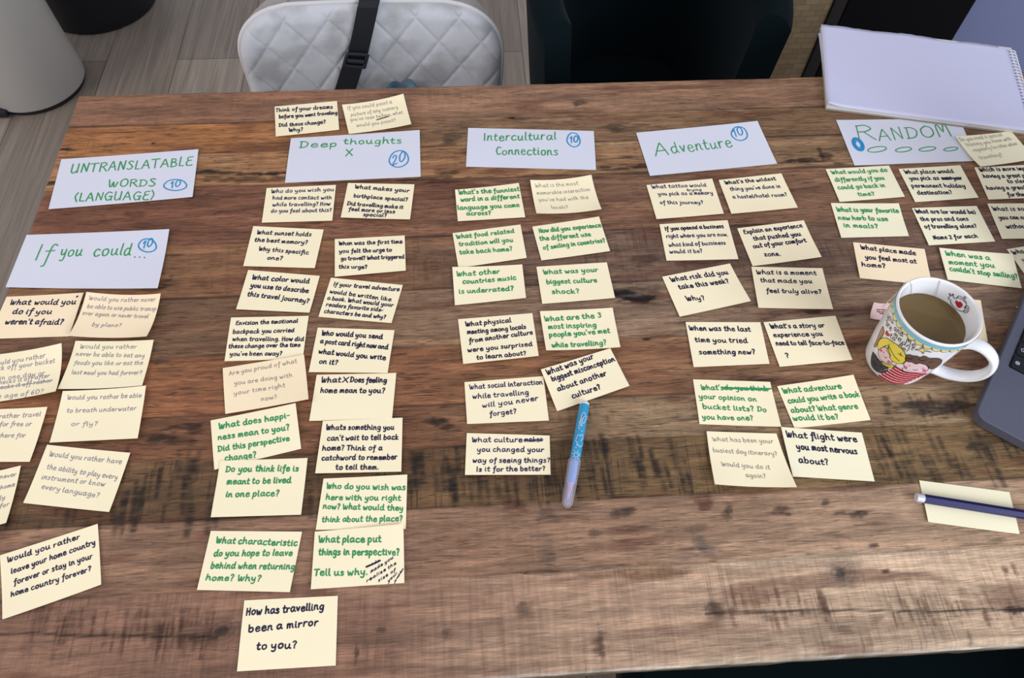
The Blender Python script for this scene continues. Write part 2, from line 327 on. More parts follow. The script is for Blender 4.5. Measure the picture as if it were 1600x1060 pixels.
    rr = random.Random(3)
    for (xa, xb, ya, yb, n, c, l0, l1, w0, w1, k) in [(185,345,725,815,34,(24,18,16),6,20,1.6,4,.85),(10,190,800,825,10,(24,18,16),4,9,2,4,.7),(480,500,745,800,5,(24,18,16),6,16,2,4,.7),(640,720,715,770,18,(20,16,14),8,22,1.6,4,.9),
            (720,900,745,775,14,(26,20,16),6,14,1.6,4,.75),(895,1090,690,765,34,(24,18,16),6,20,1.6,3.6,.8),(860,960,640,665,10,(40,28,22),4,10,1.6,3,.5),(1360,1590,675,742,36,(26,21,16),6,18,1.6,4,.75),
            (1380,1520,618,645,22,(34,28,24),4,9,1.6,3,.7),(30,335,965,1010,46,(70,42,34),5,13,1.2,2.2,.75),(220,345,970,1012,26,(66,38,30),6,14,1.2,2.4,.8),(1145,1330,930,975,26,(86,54,40),5,11,1.2,2,.8),
            (1395,1600,935,970,36,(88,56,42),5,10,1.2,2.2,.75),(560,900,930,1030,60,(112,84,72),8,22,1.2,2.4,.28),(250,480,400,450,30,(84,60,44),6,16,1.2,2.6,.35),(640,720,375,440,14,(76,54,42),8,18,1.2,2.6,.4),
            (960,1040,360,440,14,(74,52,42),8,20,1.2,2.6,.35),(1290,1340,380,430,10,(74,58,50),8,18,1.2,2.6,.35),(660,740,140,160,16,(92,64,50),6,12,1.2,2,.35),(845,870,690,780,8,(24,18,16),6,18,2,4,.7)]:
        for _ in range(n):
            kerf(rr.uniform(xa, xb), rr.uniform(ya, yb), rr.uniform(l0, l1), rr.uniform(w0, w1)*.75, k*rr.uniform(.6, 1), c)
    # the long crack in the front board
    for (xa, ya, xb, yb) in ((-40, 992, 340, 997), (1100, 958, 1600, 953)):
        A = at(xa, ya); Bp = at(xb, yb); t = (X-A[0])/(Bp[0]-A[0]); yc = A[1]+(Bp[1]-A[1])*t + .004*(fbm(X*14, X*0, 4)-.5)
        w = np.clip(1.3-np.abs(Y-yc)/.0011, 0, 1)*((t > 0) & (t < 1)); col *= (1-.82*w)[:, None]
    # joints between the boards
    for i, b in enumerate(BY[1:-1]):
        k = np.clip((fbm(X*12, X*0+i*3, 91+i)-.32)*2.6, .1, 1); w = np.clip(1.3-np.abs(Y-b)/.0014, 0, 1); col *= (1-.74*w*k)[:, None]
    col *= np.array([1.03, 1.01, .91])[None]
    Z = np.full(len(X), TZ) - .00035*(fbm(X*30, Y*300, 61)) 
    hole = at(1003, 465); d = np.hypot((X-hole[0])/.016, (Y-hole[1])/.0048); Z -= .003*np.clip(1-d, 0, 1)
    edge = np.minimum.reduce([Y-Y0, Y1-Y, X-X0]); rnd = .0022+.0035*fbm(X*25, Y*25, 71); Z -= np.clip(1-edge/rnd, 0, 1)**2*.0028
    V = np.c_[X, Y, Z]; I = np.arange(nx*ny).reshape(ny, nx)
    Fq = np.stack([I[:-1, :-1], I[:-1, 1:], I[1:, 1:], I[1:, :-1]], -1).reshape(-1, 4)
    ring = np.concatenate([I[0, :], I[1:, -1], I[-1, -2::-1], I[-2:0:-1, 0]]); n0 = len(V); k = len(ring)
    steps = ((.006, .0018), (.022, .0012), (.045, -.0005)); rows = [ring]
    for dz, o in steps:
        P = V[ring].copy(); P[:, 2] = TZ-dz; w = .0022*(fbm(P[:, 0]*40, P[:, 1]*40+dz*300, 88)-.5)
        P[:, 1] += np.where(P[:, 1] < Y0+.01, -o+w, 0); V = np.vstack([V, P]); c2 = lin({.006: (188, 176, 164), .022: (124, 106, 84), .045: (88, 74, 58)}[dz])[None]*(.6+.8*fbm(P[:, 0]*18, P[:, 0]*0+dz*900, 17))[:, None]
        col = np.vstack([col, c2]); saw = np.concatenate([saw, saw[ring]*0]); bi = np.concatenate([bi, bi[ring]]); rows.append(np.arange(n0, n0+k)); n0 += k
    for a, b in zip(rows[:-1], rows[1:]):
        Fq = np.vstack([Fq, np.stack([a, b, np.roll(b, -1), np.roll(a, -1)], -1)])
    me = bpy.data.meshes.new('tabletop'); me.vertices.add(len(V)); me.vertices.foreach_set('co', V.ravel())
    me.loops.add(len(Fq)*4); me.loops.foreach_set('vertex_index', Fq.ravel().astype(np.int32)); me.polygons.add(len(Fq))
    me.polygons.foreach_set('loop_start', (np.arange(len(Fq))*4).astype(np.int32)); me.polygons.foreach_set('use_smooth', np.ones(len(Fq), bool))
    me.update(calc_edges=True)
    a = me.attributes.new('wood', 'FLOAT_COLOR', 'POINT'); a.data.foreach_set('color', np.c_[col.clip(.004, .9), saw].ravel().astype(np.float32))
    fis = np.array([.25, .7, .9, 1, 1, .8, .8, .9, 1, 1, .7])[bi]; a = me.attributes.new('fissure', 'FLOAT', 'POINT'); a.data.foreach_set('value', fis.astype(np.float32))
    a = me.attributes.new('board', 'FLOAT', 'POINT'); a.data.foreach_set('value', (bi*3.71).astype(np.float32))
    return me
def wood_material():
    m = bpy.data.materials.new('reclaimed wood boards'); m.use_nodes = True; nt = m.node_tree; b = nt.nodes['Principled BSDF']; N = nt.nodes.new; L = nt.links.new
    at_ = N('ShaderNodeAttribute'); at_.attribute_name = 'wood'; bd = N('ShaderNodeAttribute'); bd.attribute_name = 'board'
    tc = N('ShaderNodeTexCoord'); cx = N('ShaderNodeCombineXYZ'); L(bd.outputs['Fac'], cx.inputs[0]); L(bd.outputs['Fac'], cx.inputs[2])
    ad = N('ShaderNodeVectorMath'); L(tc.outputs['Object'], ad.inputs[0]); L(cx.outputs[0], ad.inputs[1])
    def noise(sc, d, dist=0.0, rough=.5):
        q = N('ShaderNodeMapping'); q.inputs['Scale'].default_value = sc; L(ad.outputs[0], q.inputs[0])
        n = N('ShaderNodeTexNoise'); n.inputs['Scale'].default_value = 1; n.inputs['Detail'].default_value = d; n.inputs['Distortion'].default_value = dist; n.inputs['Roughness'].default_value = rough; L(q.outputs[0], n.inputs['Vector']); return n.outputs['Fac']
    def rng(f, a, bb, lo, hi):
        r = N('ShaderNodeMapRange'); r.inputs['From Min'].default_value = a; r.inputs['From Max'].default_value = bb; r.inputs['To Min'].default_value = lo; r.inputs['To Max'].default_value = hi; L(f, r.inputs[0]); return r.outputs[0]
    def mul(a, c):
        q = N('ShaderNodeMath'); q.operation = 'MULTIPLY'; L(a, q.inputs[0])
        if isinstance(c, float): q.inputs[1].default_value = c
        else: L(c, q.inputs[1])
        return q.outputs[0]
    fs = N('ShaderNodeAttribute'); fs.attribute_name = 'fissure'
    def lerp1(f, w):
        q = N('ShaderNodeMix'); q.data_type = 'FLOAT'; L(w, q.inputs[0]); q.inputs[2].default_value = 1.0; L(f, q.inputs[3]); return q.outputs[0]
    fade = lambda f: lerp1(f, fs.outputs['Fac'])
    inv = N('ShaderNodeMath'); inv.operation = 'SUBTRACT'; inv.inputs[0].default_value = 1.0; L(fs.outputs['Fac'], inv.inputs[1])
    unfade = lambda f: lerp1(f, inv.outputs[0])
    g1 = noise((16, 190, 1), 6, .6, .62); g2 = noise((80, 900, 1), 3, .3); g3 = noise((46, 520, 1), 3, .8); g4 = noise((60, 640, 3), 3, .8)
    k = mul(mul(mul(rng(g1, .3, .7, .70, 1.28), rng(g2, .3, .7, .80, 1.17)), fade(rng(g3, .35, .45, .46, 1.0))), fade(rng(g4, .56, .68, 1.0, 1.35)))
    g5 = noise((300, 20, 1), 4, .3); k = mul(k, unfade(rng(g5, .35, .65, .86, 1.14)))
    sw = noise((420, 14, 1), 2, .2); sm = noise((22, 40, 1), 3)
    sv = mul(mul(rng(sw, .54, .62, 0, 1), rng(sm, .42, .6, 0, 1)), at_.outputs['Alpha'])
    v = N('ShaderNodeVectorMath'); v.operation = 'SCALE'; L(at_.outputs['Color'], v.inputs[0]); L(k, v.inputs['Scale'])
    mx = N('ShaderNodeMix'); mx.data_type = 'RGBA'; L(mul(sv, .72), mx.inputs[0]); L(v.outputs[0], mx.inputs[6]); mx.inputs[7].default_value = (*S(44, 32, 26), 1)
    L(mx.outputs[2], b.inputs['Base Color'])
    L(rng(g1, .3, .7, .60, .44), b.inputs['Roughness']); b.inputs['Specular IOR Level'].default_value = .3
    bp = N('ShaderNodeBump'); bp.inputs['Strength'].default_value = .5; bp.inputs['Distance'].default_value = .0012
    sb = N('ShaderNodeMath'); sb.operation = 'SUBTRACT'; L(k, sb.inputs[0]); L(sv, sb.inputs[1]); L(sb.outputs[0], bp.inputs['Height']); L(bp.outputs[0], b.inputs['Normal'])
    return m
WOOD = wood_material()
table = thing('dining_table', ((X0+X1)/2, (Y0+Y1)/2, 0), 'rustic dining table of reclaimed brown boards covered with sticky notes', 'table')
tt = table_top(); tt.materials.append(WOOD); o = bpy.data.objects.new('tabletop', tt); link(o, table); o.location = -Vector(table.location)
legm = mat('black powder coated steel', S(26, 26, 28), .5)
for x in (X0+.065, X1-.065):
    for y in (Y0+.09, Y1-.09):
        MB().box((x-.03, y-.03, 0), (x+.03, y+.03, TZ-.0455)).build('leg', legm, table, origin=(x, y, 0), bevel=.004)
for x in (X0+.065, X1-.065):
    MB().box((x-.025, Y0+.12, TZ-.085), (x+.025, Y1-.12, TZ-.0455)).build('crossbar', legm, table, origin=(x, .4, TZ-.06))

# ------------------------------------------------------------------ quilted chair behind the table
VEL = mat('brushed pale grey velvet', S(196, 197, 204), .85, sheen=.5, noise=((16, 16, 22), S(164, 164, 168), .46, .64), bump=((400, 400, 400), .08, .0006))
PIPE = mat('pale grey piping', S(205, 202, 206), .7, sheen=.3)
SHELL = mat('grey chair side fabric', S(150, 142, 142), .85, sheen=.3)
def quilted_chair():
    A = aty(378, 100, 1.0); Bq = aty(789, 100, 1.0); cx = (A[0]+Bq[0])/2 - .001; hw = (Bq[0]-A[0])/2; top = .691; low = .46
    t = thing('quilted_chair', (cx, .83, 0), 'pale grey velvet chair with a diamond quilted backrest behind the table', 'chair')
    lean = .16                                       # backward lean of the back, dy per dz
    def outl(z):                                     # half width at height z: rounded top corners
        q = top-z; r = .085
        k = hw - .012*(1-(z-low)/(top-low))
        return k if q > r else k - r*1.15 + r*1.15*math.sqrt(max(0, 1-((r-q)/r)**2.4))
    qp = aty(619, 65, 1.0); nu, nv = 220, 130; V = []; F = []
    for j in range(nv+1):
        s = 1-(1-j/nv)**1.6
        z = low + (top-low)*s; w = outl(z)
        for i in range(nu+1):
            u = -1+2*i/nu; x = u*w
            d1 = abs(((cx+x-qp[0])/.0657+(z-qp[2])/.074) % 1-.5); d2 = abs(((cx+x-qp[0])/.0657-(z-qp[2])/.074) % 1-.5)
            g = min(.5-d1, .5-d2); puff = .0028*(1-math.exp(-(g/.045)**1.1)) + .002*math.sqrt(max(g, 0))
            e = min(1, (1-abs(u))*w/.02, (top-z)/.02 + .0); rim = math.sqrt(max(0, 1-(1-max(e, 0))**2))
            y = .985 + lean*(z-low) - puff*rim - .012*rim - .012*(x/hw)**2
            V.append((cx+x, y, z))
    for j in range(nv):
        for i in range(nu): a = j*(nu+1)+i; F.append((a, a+1, a+nu+2, a+nu+1))
    mesh('backrest', V, F, VEL, t, True, (cx, 1.0, .58))
    # padded rear half and edge piping
    def edge(y0, inset=0.0):
        P = []
        for k in np.linspace(low, top-.0005, 60)**1: P.append((-outl(k)+inset, k))
        zz = [p for p in P]; P = zz + [(x, top-inset*.5) for x in np.linspace(-outl(top-.0005)+.004, outl(top-.0005)-.004, 16)] + [(-x, z) for x, z in zz[::-1]]
        return np.array([(cx+x, y0+lean*(z-low)-.012*(x/hw)**2, z) for x, z in P])
    fr = edge(.987); bk = edge(1.028, .012); n = len(fr)
    V = np.vstack([fr, (fr+bk)/2+[0, 0, .004], bk]); F = [(r*n+i, r*n+i+1, (r+1)*n+i+1, (r+1)*n+i) for r in range(2) for i in range(n-1)]
    F.append(tuple(2*n+i for i in range(n-1, -1, -1)))
    mesh('back_shell', V, F, SHELL, t, True, (cx, 1.0, .58))
    MB().tube(fr + [0, -.001, .0015], .0034, 8).build('piping', PIPE, t, True, (cx, 1, .58))
    MB().box((cx-hw+.01, .70, .405), (cx+hw-.01, 1.03, .47)).build('seat', VEL, t, origin=(cx, .83, .43), bevel=.025, seg=4)
    for sx in (-1, 1):
        for y, dy in ((.74, -.03), (.98, .04)):
            MB().tube([(cx+sx*.15, y, .41), (cx+sx*.18, y+dy, 0)], [.014, .010], 12).build('leg', legm, t, True, (cx+sx*.15, y, 0))
    # black strap looped over the backrest
    st = thing('strap', (cx, .97, .47), 'black webbing strap with a plastic slider buckle around the quilted backrest', 'strap')
    WEB = mat('black nylon webbing', S(16, 18, 26), .55, bump=((900, 200, 900), .3, .0006)); PL = mat('black plastic buckle', S(30, 34, 44), .35)
    def face(x, y, off=0.0):                         # pixel on the leaning front plane
        p = aty(x, y, .985)
        for _ in range(4): p = aty(x, y, .985 + lean*(p[2]-low) - .0215 - off)
        return p
    Lx = [(520, 150), (533, 108), (544, 80), (552, 45), (557, 18), (558, 12)]; Rx = [(553, 150), (566, 108), (576, 80), (584, 45), (590, 18), (591, 12)]
    rows = []
    for (a, b2), (c, d) in zip(Lx, Rx): rows.append((face(a, b2, .002), face(c, d, .002)))
    l, r = rows[-1]; 
    for dy, dz in ((.012, .016), (.030, .020), (.052, .018), (.066, .006), (.068, -.05)): rows.append((np.array([l[0]+.002, l[1]+dy, top+dz-.008]), np.array([r[0]+.002, r[1]+dy, top+dz-.008])))
    V = []; 
    for a, b2 in rows: V += [a, b2]
    n = len(rows); V = np.array(V); V2 = V + np.array([0, .0016, -.0006]); VV = np.vstack([V, V2])
    F = [(2*i, 2*i+1, 2*i+3, 2*i+2) for i in range(n-1)] + [(2*n+2*i, 2*n+2*i+2, 2*n+2*i+3, 2*n+2*i+1) for i in range(n-1)]
    F += [(2*i, 2*i+2, 2*n+2*i+2, 2*n+2*i) for i in range(n-1)] + [(2*i+1, 2*n+2*i+1, 2*n+2*i+3, 2*i+3) for i in range(n-1)]
    mesh('webbing', VV, F, WEB, st, False, (cx, .97, .6))
    q = [face(*p, .006) for p in ((543, 84), (574, 86), (569, 105), (538, 102))]
    P = catmull(np.array([q[0]*.93+q[1]*.07, q[1]*.93+q[0]*.07, q[1]*.9+q[2]*.1, q[2]*.9+q[1]*.1, q[2]*.93+q[3]*.07, q[3]*.93+q[2]*.07, q[3]*.9+q[0]*.1, q[0]*.9+q[3]*.1, q[0]*.93+q[1]*.07]), 4)
    MB().tube(P, .0030, 8, False).build('buckle', PL, st, True, (cx, .97, .6))
    a, b2, c, d = [face(*p, .0075) for p in ((545, 90), (571, 92), (568, 101), (541, 99))]
    MB().tube([(a+d)/2, (b2+c)/2], .0036, 10).build('buckle_bar', PL, st, True, (cx, .97, .6))
    # crumpled cloth lying on the seat against the back
    rng = random.Random(5); V = []; F = []; nn = 18
    base = face(625, 128); 
    for j in range(nn+1):
        for i in range(nn+1):
            u = i/nn; v = j/nn; x = base[0]-.046+.085*u; prof = math.sin(math.pi*min(1, max(0, u)))**.7
            z = .4705 + (base[2]+.006-.4705)*(1-v)*(.80+.20*prof+.06*math.sin(9*u)+.05*math.sin(17*u+1)) 
            y = base[1]-.008 - .10*v - .012*math.sin(8*u+3*v)
            V.append((x, y, max(z, .4705)))
    for j in range(nn):
        for i in range(nn): k = j*(nn+1)+i; F.append((k, k+1, k+nn+2, k+nn+1))
    o = mesh('cloth', V, F, mat('blue grey cloth', S(96, 130, 150), .9, sheen=.3, noise=((40, 40, 40), S(70, 96, 120), .4, .6)), None, True, (base[0], base[1]-.03, .4705))
    sm = o.modifiers.new('thick', 'SOLIDIFY'); sm.thickness = .002
    tag(o, 'crumpled blue grey cloth on the quilted chair, peeking over the table edge', 'cloth')
quilted_chair()

# ------------------------------------------------------------------ dark green tub chairs
GREEN = mat('dark green velvet', S(6, 19, 24), .9, spec=.08, sheen=.03)
def tub_chair(cx, cy, rz, top, label, Rx=.235, Ry=.25, low=.30, sqr=.7):
    t = thing('tub_chair', (cx, cy, 0), label, 'chair', 'dark green velvet tub chairs')
    t.rotation_euler = (0, 0, rz)
    WLOC[t.as_pointer()] = (0, 0, 0)
    nphi, nz = 60, 16; mb = MB(); V = []; th = .045
    def pt(phi, s, inner):
        k = math.cos(phi/2)**1.0; tp = top - (1-k)*.34*(top-.45)/.3*.3
        z = low + (tp-low)*s
        g = .80+.20*s**.8
        rx = Rx*g - (th if inner else 0); ry = Ry*g - (th if inner else 0)
        c = abs(math.sin(phi))**.8*math.copysign(1, math.sin(phi))
        return (rx*c, ry*math.copysign(abs(math.cos(phi))**.8, math.cos(phi)) + .02*s, z)
    prof = [(s, 0) for s in np.linspace(0, .96, nz)] + [(1.0, .25), (1.015, .5), (1.0, .75)] + [(s, 1) for s in np.linspace(.96, 0, nz)]
    m = len(prof)
    for i in range(nphi+1):
        phi = -2.05 + 4.1*i/nphi
        for (s, w) in prof:
            a = np.array(pt(phi, min(s, .96) if w in (0, 1) else .97, False)); b = np.array(pt(phi, min(s, .96) if w in (0, 1) else .97, True))
            p = a*(1-w)+b*w
            if w not in (0, 1): p[2] += (s-.97)*(top-low)*.55
            V.append(p)
    F = [(i*m+j, (i+1)*m+j, (i+1)*m+j+1, i*m+j+1) for i in range(nphi) for j in range(m-1)]
    F += [tuple(range(m-1, -1, -1)), tuple(nphi*m+j for j in range(m))]
    mesh('back_shell', V, F, GREEN, t, True, (0, 0, 0))
    mb = MB(); n = 40
    prof = [(.0, .36), (.90, .36), (1.0, .385), (1.0, .44), (.93, .468), (.6, .478), (0, .48)]
    V = []; 
    for (r, z) in prof:
        for k in range(n):
            w = 2*math.pi*k/n; V.append((r*(Rx-.05)*math.copysign(abs(math.cos(w))**sqr, math.cos(w)), -.03+r*(Ry-.03)*math.copysign(abs(math.sin(w))**sqr, math.sin(w)), z))
    F = [(i*n+k, i*n+(k+1) % n, (i+1)*n+(k+1) % n, (i+1)*n+k) for i in range(len(prof)-1) for k in range(n)]
    mesh('seat', V, F, GREEN, t, True, (0, 0, 0))
    for sx in (-1, 1):
        for sy in (-1, 1):
            MB().tube([(sx*.12, sy*.12, .37), (sx*.19, sy*.19, 0)], [.014, .009], 12).build('leg', legm, t, True, (0, 0, 0))
    return t
tub_chair(.282, 1.0, 0, .80, 'dark green velvet tub chair across the table, beside the quilted chair', Rx=.193)
tub_chair(.41, -.06, math.pi, .70, 'dark green velvet tub chair under the near table edge, bottom right', Rx=.31, Ry=.27, sqr=.3)

# ------------------------------------------------------------------ bins on the left, screen and cabinet on the right
g = thing('pedal_bin', (-1.173, 1.721, 0), 'tall light grey pedal bin standing left of the table', 'waste bin')
GB = mat('light grey coated metal', S(176, 172, 168), .42, spec=.5)
r0, r1, hh = .1276, .118, .62
def lathe_at(name, prof, m, parent, n=72):
    mb = MB().lathe(prof, n=n); o = mesh(name, mb.V, mb.F, m, None, True); o.parent = parent; o.location = (0, 0, 0); return o
lathe_at('body', [(r0-.006, .012), (r0, .014), (r0+.0005, .02), (r1, hh), (r1-.004, hh+.004), (0, hh+.004)], GB, g)
lathe_at('base_ring', [(0, .0), (r0-.006, .0), (r0-.004, .002), (r0-.004, .0125), (0, .0125)], mat('dark rubber', S(34, 34, 40), .6), g)
lathe_at('lid', [(r1-.003, hh+.004), (r1+.002, hh+.008), (r1+.002, hh+.022), (r1*.8, hh+.045), (0, hh+.055)], GB, g)
pd = at(4, 172, .02)
mb = MB().box((pd[0]-.03, pd[1]-.012, .004), (pd[0]+.012, pd[1]+.07, .022)); mb.build('pedal', mat('black rubber pedal', S(24, 28, 38), .7, bump=((500, 500, 500), .6, .002)), g, origin=(pd[0], pd[1], .01), bevel=.004)
g2 = thing('round_bin', (-1.0903, 2.0926, 0), 'low black round bin behind the grey pedal bin', 'waste bin')
BK = mat('matt black plastic', S(24, 27, 36), .5)
lathe_at('body', [(0, 0), (.160, 0), (.1655, .006), (.178, .50), (.172, .50), (.160, .03), (0, .03)], BK, g2)
lathe_at('rim', [(.1785, .492), (.1815, .496), (.1815, .506), (.176, .510), (.171, .506), (.1715, .496), (.1785, .492)], BK, g2)
sc = thing('woven_screen', (.60, 1.28, 0), 'tan woven panel in a dark frame beside the dark green chair', 'screen')
def weave_mat():
    m = bpy.data.materials.new('tan woven strips'); m.use_nodes = True; nt = m.node_tree; b = nt.nodes['Principled BSDF']; N = nt.nodes.new; L = nt.links.new
    tc = N('ShaderNodeTexCoord'); mp = N('ShaderNodeMapping'); mp.inputs['Rotation'].default_value = (math.pi/2, .42, 0); L(tc.outputs['Object'], mp.inputs[0])
    br = N('ShaderNodeTexBrick'); br.inputs['Scale'].default_value = 1; br.inputs['Brick Width'].default_value = .026; br.inputs['Row Height'].default_value = .0125; br.inputs['Mortar Size'].default_value = .0005
    br.inputs['Color1'].default_value = (*S(142, 122, 92), 1); br.inputs['Color2'].default_value = (*S(122, 104, 78), 1); br.inputs['Mortar'].default_value = (*S(98, 82, 60), 1); L(mp.outputs[0], br.inputs['Vector'])
    L(br.outputs['Color'], b.inputs['Base Color']); b.inputs['Roughness'].default_value = .7
    return m
DK = mat('dark brown frame', S(26, 22, 24), .6)
MB().box((.46, 1.272, .05), (.716, 1.284, 1.3)).build('woven_panel', weave_mat(), sc, origin=(.6, 1.28, .6))
MB().box((.716, 1.265, 0), (.7415, 1.292, 1.33)).build('frame_post', DK, sc, origin=(.72, 1.28, .6), bevel=.002)
MB().box((.435, 1.265, 0), (.46, 1.292, 1.33)).build('frame_post', DK, sc, origin=(.45, 1.28, .6), bevel=.002)
MB().box((.46, 1.265, 1.3), (.716, 1.292, 1.33)).build('frame_rail', DK, sc, origin=(.6, 1.28, 1.3), bevel=.002)
cb = thing('black_cabinet', (.89, 1.5, 0), 'black cabinet standing behind the white sketch pad', 'cabinet')
CBM = mat('matt black lacquer', S(4, 5, 11), .5, spec=.15)
MB().box((.76, 1.305, .06), (1.0285, 1.72, 1.15)).build('body', CBM, cb, origin=(.89, 1.5, .6), bevel=.002)
MB().box((.78, 1.34, 0), (1.01, 1.70, .06)).build('plinth', CBM, cb, origin=(.89, 1.5, .03))
MB().box((.764, 1.298, .07), (1.0245, 1.305, 1.14)).build('door', CBM, cb, origin=(.89, 1.3, .6), bevel=.001)
# ------------------------------------------------------------------ paper notes and cards on the table
PAPER = [mat('pale yellow note paper', S(255, 241, 206), .75, spec=.25, bump=((160, 160, 160), .05, .0004)),
         mat('note paper warm light tint', S(255, 233, 198), .75, spec=.25, bump=((160, 160, 160), .05, .0004)),  # same yellow paper, tint of the warm light put into its colour
         mat('note paper cool light tint', S(248, 240, 208), .75, spec=.25, bump=((160, 160, 160), .05, .0004))]  # same paper again, cool light on the right put into its colour
CARD = mat('white card paper', S(219, 220, 234), .7, spec=.3, bump=((60, 60, 60), .06, .0006))
PEACH = mat('peach note paper', S(244, 190, 160), .75, spec=.25)
class Sheet:
    def __init__(s, quad, lvl=0, lift=(0, 0, 0, 0), edge=(0, 0, 0, 0), seed=0):
        """quad: TL TR BR BL in photo pixels; lift: corner curl in mm; edge: top right bottom left edge lift in mm"""
        s.base = TZ + .0005 + .0007*lvl; s.lift = np.array(lift)/1000; s.edge = np.array(edge)/1000; s.ph = seed*1.7
        ez = [max(s.edge[0], s.edge[3]), max(s.edge[0], s.edge[1]), max(s.edge[2], s.edge[1]), max(s.edge[2], s.edge[3])]
        s.C = np.array([at(x, y, s.base + l + e)[:2] for (x, y), l, e in zip(quad, s.lift, ez)])
        s.org = np.array([*s.C.mean(0), s.base])
        s.up = (s.C[0]+s.C[1]-s.C[2]-s.C[3]); s.up /= np.linalg.norm(s.up)
    tall = .88
    def xy(s, u, v):
        u = np.asarray(u)[..., None]; v = np.asarray(v)[..., None]; C = s.C
        return (1-v)*((1-u)*C[0]+u*C[1]) + v*((1-u)*C[3]+u*C[2])
    def z(s, u, v):
        q = lambda t: np.clip(t, 0, 1)**2.2
        l = s.lift; e = s.edge
        a = l[0]*q(1-u)*q(1-v) + l[1]*q(u)*q(1-v) + l[2]*q(u)*q(v) + l[3]*q(1-u)*q(v)
        b = np.maximum.reduce([e[0]*q(1-v), e[1]*q(u), e[2]*q(v), e[3]*q(1-u)])
        w = .00022*(1+np.sin(5*u+s.ph)*np.sin(4*v+2*s.ph))*(4*v*(1-v)+.2)
        return s.base + a + b + w
    def uv(s, P):
        P = np.asarray(P, float); u = np.full(len(P), .5); v = u.copy(); C = s.C
        for _ in range(8):
            f = s.xy(u, v) - P
            du = (1-v)[:, None]*(C[1]-C[0]) + v[:, None]*(C[2]-C[3]); dv = (1-u)[:, None]*(C[3]-C[0]) + u[:, None]*(C[2]-C[1])
            det = du[:, 0]*dv[:, 1]-du[:, 1]*dv[:, 0]
            u = u - (f[:, 0]*dv[:, 1]-f[:, 1]*dv[:, 0])/det; v = v - (du[:, 0]*f[:, 1]-du[:, 1]*f[:, 0])/det
        return u, v
    def build(s, name, m, nu=14, nv=10, th=.00014):
        U, Vv = np.meshgrid(np.linspace(0, 1, nu+1), np.linspace(0, 1, nv+1)); U = U.ravel(); Vv = Vv.ravel()
        XY = s.xy(U, Vv); Z = s.z(U, Vv); n = len(U); w = nu+1
        V = np.vstack([np.c_[XY, Z], np.c_[XY, Z-th]])
        F = []
        for j in range(nv):
            for i in range(nu):
                a = j*w+i; F.append((a, a+w, a+w+1, a+1)); F.append((n+a, n+a+1, n+a+w+1, n+a+w))
        for i in range(nu): F.append((i, i+1, n+i+1, n+i)); k = nv*w+i; F.append((k+1, k, n+k, n+k+1))
        for j in range(nv): a = j*w; F.append((a+w, a, n+a, n+a+w)); b = a+nu; F.append((b, b+w, n+b+w, n+b))
        s.o = mesh(name, V, F, m, None, True, s.org); return s.o
    def onsurf(s, P2, dz=.00016):
        u, v = s.uv(P2); return np.c_[P2, s.z(u, v)+dz]
    def pt(s, x, y):
        p = at(x, y, s.base)
        for _ in range(3):
            u, v = s.uv([p[:2]]); p = at(x, y, float(s.z(u, v)[0]))
        return p[:2]
    def write(s, mb, text, p0, p1, xh, rng, w):
        """text on the baseline p0 -> p1 (photo pixels), x-height xh in photo pixels"""
        A = s.pt(*p0); B = s.pt(*p1); d = B-A; L = np.linalg.norm(d); d = d/L
        up = s.up
        st, adv = layout(text, rng)
        # x-height in metres: what shows as xh pixels along the sheet's up direction
        q = A + up*.01; v = np.array([*A, s.base])-CAM; v2 = np.array([*q, s.base])-CAM
        dy = abs((v2@DN)/(v2@FW)-(v@DN)/(v@FW))*FPX/.01
        h = xh*s.tall/dy; k = L/adv
        for q in st:
            P2 = A + q[:, :1]*k*d + q[:, 1:]*h*up
            ribbon(mb, s.onsurf(P2), min(w, .36*h)*rng.uniform(.9, 1.12), (0, 0, 1))
    def stroke(s, mb, pts, w, sm=True):
        P = np.array([s.pt(*p) for p in pts])
        if sm: P = catmull(P, 4)
        ribbon(mb, s.onsurf(P, .0002), w, (0, 0, 1))
CROP = {1:(0,220,4.076),2:(0,440,5.3),3:(0,630,5.3),4:(0,800,5.3),5:(390,140,5.047),6:(360,340,5.333),7:(330,480,5.0),8:(310,625,4.706),
        9:(290,810,4.239),10:(690,180,5.333),11:(690,330,5.333),12:(700,470,5.0),13:(700,580,4.609),14:(980,180,5.333),15:(1010,330,5.333),
        16:(1050,480,5.0),17:(1070,585,5.0),18:(1270,180,4.848),19:(1290,300,5.161)}
def cp(k, x, y): a, b, s = CROP[k]; return (a+x/s, b+y/s)
